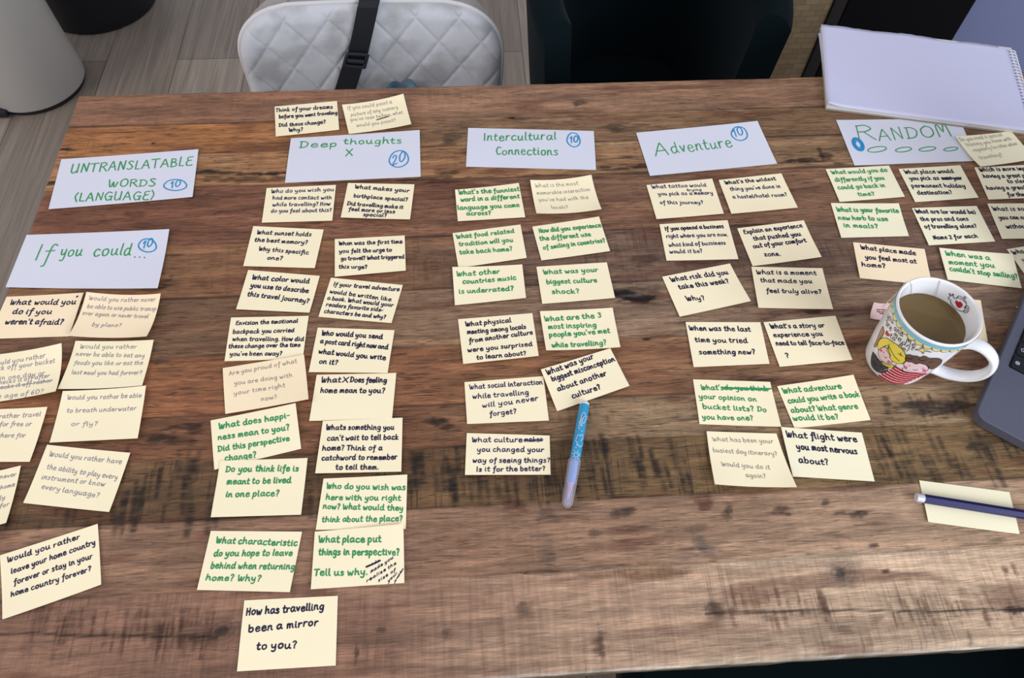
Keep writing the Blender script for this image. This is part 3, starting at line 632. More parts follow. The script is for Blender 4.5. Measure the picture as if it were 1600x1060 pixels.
# id, quad, level, corner lift, edge lift, paper, ink, detail view, x-height, lines "text|x0,y0,x1,y1[|x-height[|flags]]", topic of the label
NOTES = [
('L1',[(10.4,464),(130.8,457.5),(107.5,525.8),(-18,530)],0,(0,1,0,0),(0,0,0,0),1,'n',2,30,["What would you|80,192,625,190","do if you|100,268,425,270","weren't afraid?|38,355,515,358"],'note in bold navy ink asking what you would do unafraid, left table edge'),
('L2',[(135,456.4),(251.1,458.9),(229,525.8),(106.6,525)],1,(6,7,6,5),(0,0,0,0),1,'p',2,22,["Would you rather never|735,150,1285,165","be able to use public transp|720,220,1290,242","ever again or never travel|680,275,1225,305","by plane?|760,370,1000,378"],'note in thin pen about never using public transport or plane'),
('L3',[(118,532.8),(240,531.1),(222,602.6),(90.2,608)],0,(3,3,3,5),(0,0,0,0),0,'p',2,24,["Would you rather|660,555,1130,555","never be able to eat any|625,615,1195,630","foods you like or eat the|610,690,1180,690","last meal you had forever?|590,768,1170,770"],'note in thin pen about eating the last meal forever'),
('L4',[(98,611.3),(228,602.8),(215,685.3),(77.4,691.9)],1,(3,3,0,0),(0,0,0,0),0,'p',2,25,["Would you rather be able|555,980,1170,960","to breath underwater|550,1087,1125,1067","or fly?|585,1197,805,1195"],'note in thin pen about breathing underwater or flying'),
('L5',[(-30,557),(96,536.4),(86.8,611.7),(-42,633)],0,(0,9,7,0),(0,0,0,0),0,'p',2,26,["Would you rather|-70,700,375,630","check off your bucket|-110,748,455,672","list in one day or|-120,830,370,772","checks it off after|-40,856,410,792|24","checks it off rather|-60,900,430,832|24|x","the age of 60?|-90,975,355,925"],'note in thin pen with crossed-out line, cut off by the left photo edge'),
('L6',[(-50,641),(74,636),(46.2,722),(-80,722)],0,(0,3,0,0),(0,0,0,0),0,'p',3,26,["Would you rather travel|-300,138,335,110","anywhere for free or|-270,192,258,190","somewhere for|-160,288,208,285"],'note in thin pen about travelling for free, cut off at left'),
('L7',[(73.6,695.3),(203.6,707.9),(170.4,800.4),(36.2,786.2)],0,(1,1,1,1),(0,0,0,0),0,'p',3,28,["Would you rather have|405,440,1005,505","the ability to play every|385,545,970,635","instrument or know|340,630,865,690","every language?|340,710,815,785"],'note in thin pen about playing every instrument'),
('L8',[(-92,757),(32.6,727.7),(9.4,817.4),(-118,850)],0,(0,1,3,0),(0,0,0,0),0,'p',3,24,["Would you rather never|-480,720,133,605","see your home or home|-430,815,120,690","city and only|-330,880,40,795","live for|-130,905,75,850"],'note sliver in thin pen, lowest at the left photo edge'),
('L9',[(0,868.3),(152.6,818.9),(158.1,913.8),(3.8,968.3)],0,(0,1,1,2),(0,0,0,0),0,'n',4,30,["Would you rather|60,420,660,225","leave your home country|92,515,790,270","forever or stay in your|115,605,765,385","home country forever?|90,705,755,490"],'tilted note in navy ink about leaving your home country, bottom left'),
('D1',[(429,166.7),(526.7,157.8),(529.9,202.8),(430.8,213.3)],0,(0,0,0,1),(0,0,0,0),0,'n',5,20,["Think of your dreams|205,178,655,150","before you went traveling|232,230,692,195","Did these change?|232,295,600,268","Why?|310,332,420,328"],'note in navy ink about your dreams, near the far table edge'),
('D2',[(534.4,163.6),(630.3,146.5),(642.8,193.9),(545.1,209.3)],1,(4,5,4,1),(0,0,0,0),0,'f',5,18,["If you could paint a|775,160,1125,108","picture of any scenery|800,212,1170,150","you've seen before, what|795,250,1210,190","would you paint?|845,295,1155,252"],'tilted note in faint grey pen about painting scenery, far table edge'),
('D3',[(416.6,294),(524.9,289),(519.2,344.9),(409,348)],0,(0,0,0,0),(0,0,0,0),0,'m',5,20,["Who do you wish you|170,818,665,800","had more contact with|180,868,645,865","while travelling? How|180,920,635,915","do you feel about this?|168,970,645,965"],'note in navy ink about who you wish more contact with'),
('D4',[(543.6,286),(647.6,288.2),(640.6,342.9),(532.3,339.9)],0,(0,0,1,0),(0,0,0,0),0,'n',5,20,["What makes your|830,780,1258,812","birthplace special?|820,850,1245,882","Did travelling make it|768,912,1210,942","feel more or less|780,955,1145,978","special?|895,1000,1080,1005"],'note in navy ink about your special birthplace'),
('D5',[(395.8,353.5),(505.7,358.8),(491.8,419.1),(380,415.8)],0,(0,0,0,0),(0,0,0,0),0,'n',6,22,["What sunset holds|220,140,672,158","the best memory?|200,200,640,225","Why this specific|235,275,650,308","one?|305,350,430,358"],'note in navy ink about the sunset holding the best memory'),
('D6',[(523.1,373.8),(632.3,368.1),(634,422.9),(523.1,432.6)],0,(0,0,0,0),(0,0,0,0),0,'n',6,22,["When was the first time|905,232,1432,215","you felt the urge to|905,295,1345,285","go travel? What triggered|920,358,1450,342","this urge?|903,425,1140,428"],'note in navy ink about first feeling the urge to travel'),
('D7',[(387.8,422.1),(499.7,431.3),(483.4,488.7),(368.8,483.4)],0,(0,0,0,0),(0,0,0,0),0,'n',6,26,["What color would|178,515,655,548","you use to describe|165,580,648,630","this travel journey?|140,655,652,715"],'note in navy ink about the color of this travel journey'),
('D8',[(517.1,434.1),(629.3,445.6),(611.8,505),(497.6,495.1)],0,(0,0,1,0),(0,0,0,0),0,'n',6,22,["If your travel adventure|858,570,1405,615","would be written like|825,630,1338,698","a book. What would your|805,685,1355,745","readers favorite side-|795,740,1270,785","characters be and why?|778,795,1290,845"],'note in navy ink about your adventure written like a book'),
('D9',[(361,496.4),(482.4,493.8),(473,561),(350.8,564.6)],0,(0,0,0,0),(0,0,0,0),0,'n',7,22,["Envision the emotional|190,142,675,122","backpack you carried|168,208,648,195","when travelling. How did|165,265,722,265","these change over the time|135,322,695,310","you've been away?|145,382,550,378"],'note in navy ink about the emotional backpack you carried'),
('D10',[(348,575.4),(475,554.4),(482,624),(352,647)],1,(0,1,3,0),(0,0,0,0),1,'f',7,22,["Are you proud of what|140,535,670,435","you are doing with|180,610,635,545","your time right|175,690,578,625","now?|390,735,515,715"],'note in faint grey pen asking whether you are proud'),
('D11',[(496.4,512),(616.4,516.2),(605.6,583),(482.4,581.6)],0,(0,0,0,0),(0,0,0,0),0,'n',7,26,["Who would you send|862,220,1338,248","a post card right now and|850,282,1380,330","what would you write|838,362,1362,415","on it?|842,440,985,452"],'note in navy ink about sending a post card right now'),
('D12',[(494.8,586),(619.2,583),(612.6,654.4),(483.2,658)],0,(0,0,1,0),(0,0,0,0),0,'n',7,28,["What|858,588,1010,590","X|1022,590,1070,592","Does feeling|1085,588,1370,590","home mean to you?|852,670,1355,672"],'note in navy ink about feeling home, with one crossed-out letter'),
('D13',[(329.1,657.3),(461.7,630.1),(470.6,701.5),(334.9,734.4)],0,(0,2,0,0),(0,0,0,0),0,'g',8,28,["What does happi-|150,215,672,130","ness mean to you?|145,295,670,220","Did this perspective|145,382,670,300","change?|195,448,425,425"],'tilted note in green ink about what happiness means'),
('D14',[(344,720.2),(480.6,716),(470.4,804.6),(329.3,808.6)],1,(0,1,0,0),(0,0,0,0),0,'g',8,30,["Do you think life is|200,530,735,525","meant to be lived|208,622,680,612","in one place?|200,715,590,708"],'note in green ink about life lived in one place'),
('D15',[(504.4,658.1),(629,653),(627,737.2),(492.5,740)],1,(0,0,0,0),(0,0,0,0),0,'n',8,26,["Whats something you|938,220,1438,220","can't wait to tell back|945,300,1470,292","home? Think of a|910,372,1352,372","catchword to remember|905,445,1460,438","to tell them.|1008,515,1325,512"],'note in navy ink about something to tell back home'),
('D16',[(505.5,748.2),(636.4,741.9),(634,826.9),(493.4,828.4)],0,(0,1,0,0),(0,0,0,0),0,'g',8,28,["Who do you wish was|942,652,1522,665","here with you right|935,735,1488,742","now? What would they|915,802,1505,815","think about the place?|908,900,1500,892"],'note in green ink about who you wish was here'),
('D17',[(329.4,830),(471.9,831.2),(452.8,925.8),(307.7,922.3)],0,(0,0,0,0),(0,0,0,0),0,'g',9,28,["What characteristic|200,165,738,185","do you hope to leave|185,252,705,248","behind when returning|165,332,720,340","home? Why?|130,412,495,418"],'note in green ink about a characteristic to leave behind'),
('D18',[(491.9,831.2),(630.2,819),(631.8,911.4),(485.6,921.3)],1,(0,2,0,0),(0,0,0,0),0,'g',9,30,["What place put|880,162,1295,158","things in perspective?|880,245,1415,245","Tell us why.|850,382,1205,375","mode|1200,330,1285,288|14|n x","made you|1225,365,1375,268|15|n","realize the|1198,428,1395,305|15|n","size of|1275,425,1390,350|15|n","your|1340,428,1400,372|14|n","problem|1385,430,1442,340|13|n"],'note in green ink with small navy scribbles in its corner'),
('D19',[(381.8,938.6),(527.8,931.5),(524.5,1040.5),(370.2,1049.7)],0,(0,0,0,0),(0,0,0,0),0,'n',9,34,["How has travelling|400,645,915,605","been a mirror|415,755,875,710","to you?|468,870,735,860"],'note in navy ink about travelling as a mirror, nearest the front'),
('I1',[(711,296.6),(810.6,285.9),(820.7,339.6),(715.3,345.8)],0,(3,0,0,0),(0,0,0,0),0,'g',10,24,["What's the funniest|142,662,650,632","word in a different|160,722,650,692","language you came|135,790,650,765","across?|208,835,412,832"],'note in green ink about the funniest word'),
('I2',[(828.4,281.3),(924,273.2),(940,326.8),(838.3,333.4)],0,(5,6,6,5),(0,0,0,0),0,'f',10,20,["What is the most|780,602,1140,582","memorable interaction|795,662,1240,632","you've had with the|808,718,1225,698","locals?|918,782,1055,778"],'curled note in faint grey pen about interaction with locals'),
('I3',[(707.1,364.5),(813.2,351),(823,403.1),(716.3,419)],0,(0,0,0,0),(0,0,0,0),0,'g',11,24,["What food related|125,232,605,180","tradition will you|145,292,597,255","take back home?|152,360,590,330"],'note in green ink about a food related tradition'),
('I4',[(831.6,354.4),(936,338.4),(953.3,392.4),(846,407)],0,(0,1,1,0),(0,0,0,0),0,'g',11,24,["How did you experience|815,182,1332,132","the different use|820,248,1245,208","of smiling in countries?|848,320,1365,260"],'note in green ink about the use of smiling in countries'),
('I5',[(706.7,417.4),(816,413.4),(822,465.6),(710.8,477.2)],1,(2,1,1,0),(0,0,0,0),0,'g',11,26,["What other|125,545,485,518","countries music|175,608,622,572","is underrated?|145,690,600,662"],'note in green ink about underrated music'),
('I6',[(838.1,417),(948.2,410.1),(961,465.6),(847.3,475)],0,(0,0,1,0),(0,0,0,0),0,'g',11,26,["What was your|850,528,1305,505","biggest culture|875,608,1295,592","shock?|920,690,1150,685"],'note in green ink about your biggest culture shock'),
('I7',[(715.6,499),(831.8,489.6),(841.8,556.2),(723.8,569)],0,(0,0,1,0),(0,0,0,0),0,'n',12,24,["What physical|138,200,495,170","meeting among locals|150,262,610,220","from another culture|165,330,662,262","were you surprised|155,402,660,352","to learn about?|225,460,612,425"],'note in navy ink about a physical meeting among locals'),
('I8',[(843.6,486.4),(957.2,481),(969.4,542.6),(853.4,547.6)],1,(1,1,2,3),(0,0,0,0),0,'g',12,26,["What are the 3|755,162,1198,132","most inspiring|785,222,1160,205","people you've met|792,285,1265,250","while travelling?|812,365,1238,345"],'note in green ink about three most inspiring people'),
('I9',[(845,577.6),(953.6,544.4),(983.6,603),(870.6,642.8)],2,(1,0,1,0),(0,0,0,0),0,'n',12,26,["What was your|775,582,1140,450","biggest misconception|815,632,1305,470","about another|860,710,1240,582","culture?|972,765,1195,690"],'tilted note in navy ink touched by the blue marker'),
('I10',[(725.6,597.4),(849,588),(857.7,657.5),(729.9,662.9)],0,(0,0,0,0),(0,0,0,0),0,'m',13,24,["What social interaction|155,132,682,95","while travelling|178,200,582,170","will you never|248,265,650,212","forget?|300,325,492,305"],'note in navy ink about an unforgettable social interaction'),
('I11',[(729.3,677),(858.8,680.9),(860.3,742.1),(726.5,742.5)],0,(0,0,0,0),(0,0,0,0),0,'m',13,24,["What culture|172,512,535,512","makes|550,510,680,508||x","you changed your|210,582,690,582","way of seeing things?|178,660,735,658","Is it for the better?|205,725,700,718"],'note in navy ink left of the blue marker, first line partly crossed out'),
('A1',[(1010,289.3),(1112.8,279.2),(1131.1,333.8),(1025.9,342.4)],0,(0,0,1,0),(0,0,0,0),0,'m',14,20,["What tattoo would|205,612,662,595","trying|500,635,620,630|14","you pick as a memory|258,670,715,660","of this journey?|275,742,635,740"],'note in navy ink about a tattoo as a memory'),
('A2',[(1122.9,281.4),(1220.9,270.9),(1246.6,324.4),(1142.8,334.1)],0,(0,0,1,0),(0,0,0,0),0,'m',14,20,["What's the wildest|818,578,1240,542|20|n","thing you've done in|862,632,1280,605","a hostel/hotel room?|882,695,1335,675"],'note in navy ink about the wildest hostel or hotel room'),
('A3',[(1030.4,350.6),(1136.8,344.1),(1153.8,405),(1041.5,407.4)],0,(0,0,1,0),(0,0,0,0),0,'n',15,22,["If you opened a business|158,162,645,140","right where you are now,|168,225,680,208|22|m","what kind of bussiness|188,298,662,278|22|m","would it be?|195,352,468,348|22|m"],'note in navy ink about opening a business'),
('A4',[(1151.9,357),(1256,344.3),(1283.8,401.6),(1175.9,415.9)],0,(0,0,2,0),(0,0,0,0),0,'n',15,24,["Explain an experience|815,192,1303,135","that pushed you|895,245,1292,205","out of your comfort|893,310,1335,258","zone.|985,378,1120,372"],'note in navy ink about leaving your comfort zone'),
('A5',[(1034.6,432.6),(1140.5,411.9),(1173.3,470.6),(1062.1,495)],0,(0,0,1,0),(0,0,0,0),0,'n',15,26,["What risk did you|208,590,685,525","take this week?|275,652,692,598","Why?|338,748,490,740"],'tilted note in navy ink about a risk taken this week'),
('A6',[(1174.1,417),(1284.9,419.3),(1301.9,483.2),(1185.1,481.1)],1,(0,0,1,0),(0,0,0,0),0,'n',15,24,["What is a moment|918,525,1418,532","that made you|952,592,1382,602","feel truly alive?|1000,680,1460,690"],'note in navy ink about a moment feeling truly alive'),
('A7',[(1071.2,503.4),(1188,503.8),(1202.4,568.6),(1084,574)],0,(0,0,0,0),(0,0,0,0),0,'n',16,26,["When was the last|135,182,615,190","time you tried|182,272,592,280","something new?|212,370,652,368"],'note in navy ink about trying something new'),
('A8',[(1192.8,503.8),(1305.2,493.6),(1332,562.4),(1218.4,573.4)],0,(0,0,1,0),(0,0,0,0),0,'n',16,24,["What's a story or|772,168,1195,158","experience you|795,235,1180,225","need to tell face-to-face|815,300,1348,295","?|890,395,918,395"],'note in navy ink about a story told face-to-face'),
('A9',[(1082.8,593),(1203.4,597),(1220.6,667),(1093,663)],0,(0,0,2,0),(0,0,0,0),0,'g',17,26,["What's|128,122,305,122","do you think|310,122,650,132||xx","your opinion on|112,190,562,212","bucket lists? Do|142,268,640,295","you have one?|138,350,535,362"],'note in green ink about bucket lists, with struck-out words'),
('A10',[(1214.2,603.6),(1333.6,585.8),(1360.4,656.6),(1241.6,670)],0,(0,2,0,0),(0,0,0,0),0,'g',17,28,["What adventure|770,150,1228,112","could you write a book|810,228,1368,175","about? What genre|832,300,1355,268","would it be?|850,362,1205,352"],'note in green ink about an adventure to write a book about'),
('A11',[(1104,674.2),(1213.2,677.8),(1245.2,761.6),(1117,757)],2,(0,1,5,5),(0,0,0,0),0,'f',17,24,["What has been your|218,522,692,540","busiest day itinerary?|222,608,725,640","Would you do it|288,715,668,745","again?|478,805,635,815"],'note in faint grey pen about your busiest day'),
('A12',[(1220.4,667.4),(1346.4,676.4),(1366.8,752.6),(1239,745)],1,(1,0,0,0),(0,0,0,0),2,'n',17,32,["What flight were|795,490,1348,530","you most nervous|875,585,1350,625","about?|892,692,1125,710"],'note in bold navy ink about a nervous flight'),
('R0',[(1493.4,213),(1579.8,204.8),(1619,248),(1532,260.4)],1,(3,1,1,3),(0,0,0,0),2,'f',18,18,["Do you need a special|1120,200,1440,158","training you have with|1168,238,1510,188","regularly to relax when|1220,278,1555,225","travelling?|1270,335,1440,310"],'note in faint grey pen overlapping the RANDOM card'),
('R1',[(1290,264.4),(1389,258.8),(1414,307.5),(1312.1,315.5)],0,(0,0,1,0),(0,0,0,0),2,'g',18,20,["What would you do|145,448,568,428","differently if you|170,505,545,488","could go back in|192,562,550,545","time?|345,615,470,608"],'note in green ink about going back in time'),
('R2',[(1403.9,264),(1500.4,258.4),(1529.3,308.9),(1429.9,315.9)],0,(0,0,1,0),(0,0,0,0),2,'n',18,20,["What place would|700,445,1070,438","you pick as|735,492,960,490","some|980,490,1055,488||x","your|1065,490,1132,488","permanent holiday|752,548,1158,548","destination?|795,602,1060,598"],'note in navy ink about a permanent holiday destination'),
('R3',[(1522.3,261.7),(1622,257),(1651,308),(1544.6,312)],0,(0,0,0,0),(0,0,0,0),2,'n',18,20,["Which is more important|1265,428,1740,412","having a great place|1295,475,1690,468","to sleep|1480,515,1640,512","having a great meal|1320,565,1720,560","for the day?|1480,615,1700,612"],'note in navy ink about what is more important, cut off at right'),
('R4',[(1298.1,317.4),(1404.3,317.8),(1420.2,369),(1314.6,371.7)],0,(0,1,0,0),(0,0,0,0),2,'g',19,24,["What is your favorite|92,158,592,170","new herb to use|105,225,505,235","in meals?|148,285,425,295"],'note in green ink about your favorite new herb'),
('R5',[(1424.9,325.2),(1526,321.9),(1555.1,377.5),(1451.4,383.5)],0,(0,0,0,0),(0,0,0,0),2,'n',19,22,["What are (or would be)|730,172,1215,178","the pros and cons|770,235,1155,232","of travelling alone?|802,295,1222,290","Name 2 for each|875,385,1230,370"],'note in navy ink about pros and cons of travelling alone'),
('R6',[(1542.7,318.2),(1648,318),(1675,372),(1565.9,373.4)],0,(0,0,0,0),(0,0,0,0),2,'n',19,22,["What is something|1352,152,1800,150","you can not travel|1400,222,1780,220","without?|1460,295,1660,290"],'note in navy ink cut off at right, beside the pros and cons note'),
('R7',[(1332.8,378.7),(1444.6,389.3),(1457,446),(1343.7,434.7)],0,(0,0,0,0),(0,0,0,0),1,'n',19,24,["What place made|285,462,730,512","you feel most at|320,540,735,578","home?|292,600,485,615"],'note in navy ink about feeling at home, behind the mug'),
('R8',[(1467.5,387.2),(1583,396.9),(1596.5,450.7),(1480.9,437.2)],1,(1,2,0,0),(0,0,0,0),2,'g',19,26,["When was a|968,512,1330,552","moment you|995,582,1365,612","couldn't stop smiling?|1002,635,1550,700"],'note in green ink about smiling, right behind the mug'),
('R9',[(1572.9,389.7),(1680,372),(1712,430),(1609,440)],0,(0,0,0,0),(0,0,0,0),2,'n',19,22,["Who would|1510,505,1750,468","you like|1590,562,1770,535"],'note in navy ink partly under another note at the right edge'),
('R10',[(1426,458),(1532.6,469.5),(1543.5,534.5),(1432,520)],0,(0,0,2,0),(0,0,0,0),1,None,19,22,[],'note mostly hidden behind the mug, one corner showing by its handle'),
('B1',[(1436.3,750.9),(1577.2,769.3),(1593.1,835.1),(1450.6,816)],0,(0,0,0,1),(0,0,0,0),2,None,17,22,[],'blank note lying under the navy pencil'),
]
SHEETS = {}
for (nid, quad, lvl, lift, edge, pap, ink, view, xh, lines, topic) in NOTES:
    rng = random.Random(nid)
    if nid not in ('D9', 'D13', 'D16', 'D12', 'L3', 'L1', 'I8', 'A9', 'A10', 'R9', 'R10', 'B1'): edge = (edge[0], edge[1], max(edge[2], rng.uniform(.6, 1.6)), edge[3])
    s = Sheet(quad, lvl, lift, edge, seed=rng.random()*6); SHEETS[nid] = s
    o = s.build('sticky_note', PAPER[pap])
    tag(o, 'yellow sticky ' + topic, 'sticky note', 'sticky notes spread over the table')
    mbs = {}
    a, b, sc = CROP[view]
    for ln in lines:
        p = ln.split('|'); x0, y0, x1, y1 = map(float, p[1].split(','))
        h = float(p[2]) if len(p) > 2 and p[2] else xh; fl = p[3] if len(p) > 3 else ''
        k = next((c for c in fl if c in 'nmgpf'), ink); mb = mbs.setdefault(k, MB())
        q0 = (a+x0/sc, b+y0/sc); q1 = (a+x1/sc, b+y1/sc)
        s.write(mb, p[0], q0, q1, h/sc, rng, INK[k][1])
        if 'x' in fl:
            for r in range(fl.count('x')):
                yo = h*.45/sc + r*1.2
                s.stroke(mb, [(q0[0]-1, q0[1]-yo), ((q0[0]+q1[0])/2, (q0[1]+q1[1])/2-yo+.5), (q1[0]+1+4*r, q1[1]-yo)], INK[k][1])
    if nid == 'L1': s.stroke(mbs['n'], [(120.2, 464.2), (121.2, 463.4)], .002)
    if nid == 'D2':
        mb = mbs.setdefault('n', MB()); s.stroke(mb, [cp(5, 1003, 240), cp(5, 1050, 226), cp(5, 1096, 212)], .0016)
    for k, mb in mbs.items():
        tag(mb.build('handwriting', INK[k][0], o, origin=s.org), INKNAME[k])
# white heading cards
CARDS = [
('W1',[(95.7,249),(310,233.2),(300.8,307.8),(75.8,327)],1,["UNTRANSLATABLE|445,208,1225,158|33","WORDS|685,293,990,290|27","(LANGUAGE)|468,385,980,375|32"],(1117,283,72,35,-.03),"10|1085,302,1148,290|24",'reading UNTRANSLATABLE WORDS (LANGUAGE) in green'),
('W2',[(41.7,367.2),(264.5,358.1),(246.3,450.6),(8.6,448.9)],1,["If|215,760,325,757|58","you|380,738,520,730|40","could|590,735,830,728|42","...|850,742,930,746|30"],(940,668,56,42,.1),"10|905,688,970,670|30",'reading If you could in green'),
('W3',[(454.6,216.1),(655.7,203.2),(657.3,276.3),(445.3,285.8)],5,["Deep|392,462,690,448|28","thoughts|740,432,1200,425|27","X|755,528,815,522|29"],(1178,548,75,65,-.2),"20|1122,602,1228,560|46",'reading Deep thoughts with an X in green'),
('W4',[(731.4,199.9),(927.8,204.8),(931.3,265.7),(728.1,260.6)],10,["Intercultural|350,215,955,205|38","Connections|450,328,970,335|37"],(1100,207,54,58,.2),"10|1070,235,1140,222|34",'reading Intercultural Connections in green'),
('W5',[(993.9,207.4),(1183.6,189),(1214.4,255.8),(1015.4,274.9)],14,["A|232,340,350,328|66","dventure|372,318,880,262|48"],(935,155,66,57,.2),"10|895,182,975,165|38",'reading Adventure in green'),
('W6',[(1306.3,187.6),(1499,185.4),(1526.8,251.6),(1335.2,258.6)],18,["R|335,190,480,190|66","ANDOM|500,198,1058,160|54"],None,None,'reading RANDOM in green, partly under the sketch pad'),
]
for (cid, quad, view, lines, circ, num, topic) in CARDS:
    rng = random.Random(cid); lf = {'W1': (0, 1, 1, 1), 'W2': (0, 2, 4, 1), 'W3': (0, 1, 0, 0), 'W5': (0, 2, 1, 0)}.get(cid, (0, 0, 0, 0))
    s = Sheet(quad, 0, lf, (0, 0, 0, 0), seed=rng.random()*6); SHEETS[cid] = s; s.tall = 1.05
    o = s.build('heading_card', CARD, 20, 10)
    tag(o, 'white paper heading card ' + topic, 'paper card', 'white heading cards above the note columns')
    a, b, sc = CROP[view]; mb = MB(); bl = MB()
    for ln in lines:
        p = ln.split('|'); x0, y0, x1, y1 = map(float, p[1].split(','))
        s.write(mb, p[0], (a+x0/sc, b+y0/sc), (a+x1/sc, b+y1/sc), float(p[2])/sc, rng, INK['G'][1])
    if circ:
        cx, cy, rx, ry, tl = circ
        s.stroke(bl, [cp(view, cx+rx*math.cos(t+2.2)*(1+.05*math.sin(3*t)), cy+ry*math.sin(t+2.2)+tl*rx*math.cos(t+2.2)*.5) for t in np.linspace(0, 6.9, 22)], INK['b'][1])
        p = num.split('|'); x0, y0, x1, y1 = map(float, p[1].split(','))
        s.write(bl, p[0], (a+x0/sc, b+y0/sc), (a+x1/sc, b+y1/sc), float(p[2])/sc, rng, INK['b'][1])
    if cid == 'W6':
        for (cx, cy, rx, ry) in ((487, 260, 70, 20), (687, 262, 60, 17), (868, 257, 63, 15), (1045, 258, 53, 13)):
            s.stroke(mb, [cp(view, cx+rx*math.cos(t), cy+ry*math.sin(t)-.12*rx*math.cos(t)) for t in np.linspace(.3, 6.7, 20)], INK['G'][1]*.9)
        for r in (1, .85, .7, .5):
            s.stroke(bl, [cp(view, 343+40*r*math.cos(t)+r*20*math.sin(t), 222+50*r*math.sin(t)) for t in np.linspace(r*5, r*5+6.6, 18)], INK['b'][1])
    tag(mb.build('handwriting', INK['G'][0], o, origin=s.org), 'green handwriting')
    tag(bl.build('score_mark', INK['b'][0], o, origin=s.org), 'blue circled number' if cid != 'W6' else 'blue scribbled oval')
s = Sheet([(1587.9,478.6),(1690,482),(1716,540),(1606,536)], 0, seed=2)
tag(s.build('sticky_note', PEACH), 'peach sticky note corner reaching out from under the laptop', 'sticky note', 'sticky notes spread over the table')
# ------------------------------------------------------------------ mug
MC = np.array([.4070, .3390]); MH = .089
R_OUT = lambda z: np.interp(z, [0, .004, .03, .055, .072, .082, .0885], [.0278, .0286, .0324, .0346, .0357, .0363, .0369])
R_IN = lambda z: np.interp(z, [.006, .012, .03, .055, .072, .082, .0885], [.018, .0246, .0286, .0310, .0324, .0334, .0343])
GLAZE = mat('white glazed ceramic', S(236, 236, 240), .16, spec=.5, coat=.3)
mug = thing('mug', (MC[0], MC[1], TZ), 'white mug of tea printed with cartoon couple and lettering, beside the laptop', 'mug')
def mlathe(name, prof, m, parent, n=96):
    mb = MB().lathe(prof, n=n); o = mesh(name, mb.V, mb.F, m, None, True); o.parent = parent; o.location = (0, 0, 0); return o
zo = np.linspace(.004, .0875, 26)
prof = [(0, .0022), (.024, .0022), (.0252, .0004), (.0272, .0004), (.0280, .002)] + [(float(R_OUT(z)), float(z)) for z in zo] + [(.0366, .0887), (.0357, .0893), (.0348, .0889)] + [(float(R_IN(z)), float(z)) for z in np.linspace(.0875, .010, 26)] + [(.018, .0062), (0, .006)]
mlathe('body', prof, GLAZE, mug)
hd = math.radians(-35.5); hx = np.array([math.cos(hd), math.sin(hd), 0])
hp = catmull(np.array([(.0325, .064), (.041, .0690), (.052, .0680), (.0625, .0605), (.0672, .0485), (.0655, .0355), (.0575, .0245), (.0460, .0180), (.0365, .0165), (.0290, .0175)]), 6)
P = np.array([hx*r + [0, 0, z] for r, z in hp]); mb = MB()
side = np.array([-hx[1], hx[0], 0]); tt_ = np.linspace(0, 1, len(P)); fl = 1 + .35*(np.exp(-tt_*14)+np.exp(-(1-tt_)*14))
mb.tube(P, .0062*fl, 18, True, (1.05, .62), up=side)
o = mesh('handle', mb.V, mb.F, GLAZE, None, True); o.parent = mug; o.location = (0, 0, 0)
CM = np.array([MC[0], MC[1], TZ])
def hit(x, y, inner=False, tries=14):
    """photo pixel -> (angle, height) on the mug wall"""
    d = ray(x, y); o = CAM - CM; ts = np.linspace(.7, 1.2, 4000)
    Q = o[None] + ts[:, None]*d[None]; r = np.hypot(Q[:, 0], Q[:, 1]); f = r - (R_IN(Q[:, 2]) if inner else R_OUT(Q[:, 2]))
    ok = (Q[:, 2] > .0) & (Q[:, 2] < .089)
    if inner: idx = np.where((f[:-1] < 0) & (f[1:] >= 0) & ok[1:])[0]
    else: idx = np.where((f[:-1] > 0) & (f[1:] <= 0) & ok[1:])[0]
    if len(idx) == 0:
        if tries: return hit(x-.8*(1 if x > 1420 else -1), y, inner, tries-1)
        i = np.argmin(np.abs(f)+(~ok)*1)
    else: i = idx[0]
    return math.atan2(Q[i, 1], Q[i, 0]), Q[i, 2]
def wall(a, z, off=.0003, inner=False):
    a = np.asarray(a, float); z = np.asarray(z, float); r = (R_IN(z)-off) if inner else (R_OUT(z)+off)
    return np.stack([r*np.cos(a), r*np.sin(a), z], -1), np.stack([np.cos(a), np.sin(a), 0*a], -1)*(-1 if inner else 1)
def k8(x, y): return (1350+x/5.89, 430+y/5.89)
def mline(mb, pts, w, inner=False, off=.00055, smooth=True, px=True):
    H = np.array([hit(*k8(*p), inner) for p in pts]) if px else np.asarray(pts, float)
    H[:, 0] = np.unwrap(H[:, 0])
    if smooth: H = catmull(H, 12)
    p, n = wall(H[:, 0], H[:, 1], off, inner); ribbon(mb, p, w, n)
def mfill(mb, pts, inner=False, off=.0003, px=True, smooth=True):
    H = np.array([hit(*k8(*p), inner) for p in pts]) if px else np.asarray(pts, float)
    H[:, 0] = np.unwrap(H[:, 0])
    if smooth: H = catmull(np.vstack([H, H[:1]]), 4)[:-1]
    k = .033; poly = [Vector((a*k, z, 0)) for a, z in H]; tris = [list(t) for t in tessellate_polygon([poly])]; pts2 = [tuple(v[:2]) for v in poly]
    for _ in range(3):
        nt = []; cache = {}
        def mid(a, b):
            q = (min(a, b), max(a, b))
            if q not in cache: pts2.append(((pts2[a][0]+pts2[b][0])/2, (pts2[a][1]+pts2[b][1])/2)); cache[q] = len(pts2)-1
            return cache[q]
        for a, b, c in tris: ab, bc, ca = mid(a, b), mid(b, c), mid(c, a); nt += [[a, ab, ca], [ab, b, bc], [ca, bc, c], [ab, bc, ca]]
        tris = nt
    A = np.array(pts2); p, n = wall(A[:, 0]/k, A[:, 1], off, inner)
    F = []
    for a, b, c in tris:
        nn = np.cross(p[b]-p[a], p[c]-p[a]); F.append([a, b, c] if nn@n[a] > 0 else [a, c, b])
    mb.add(p, F)
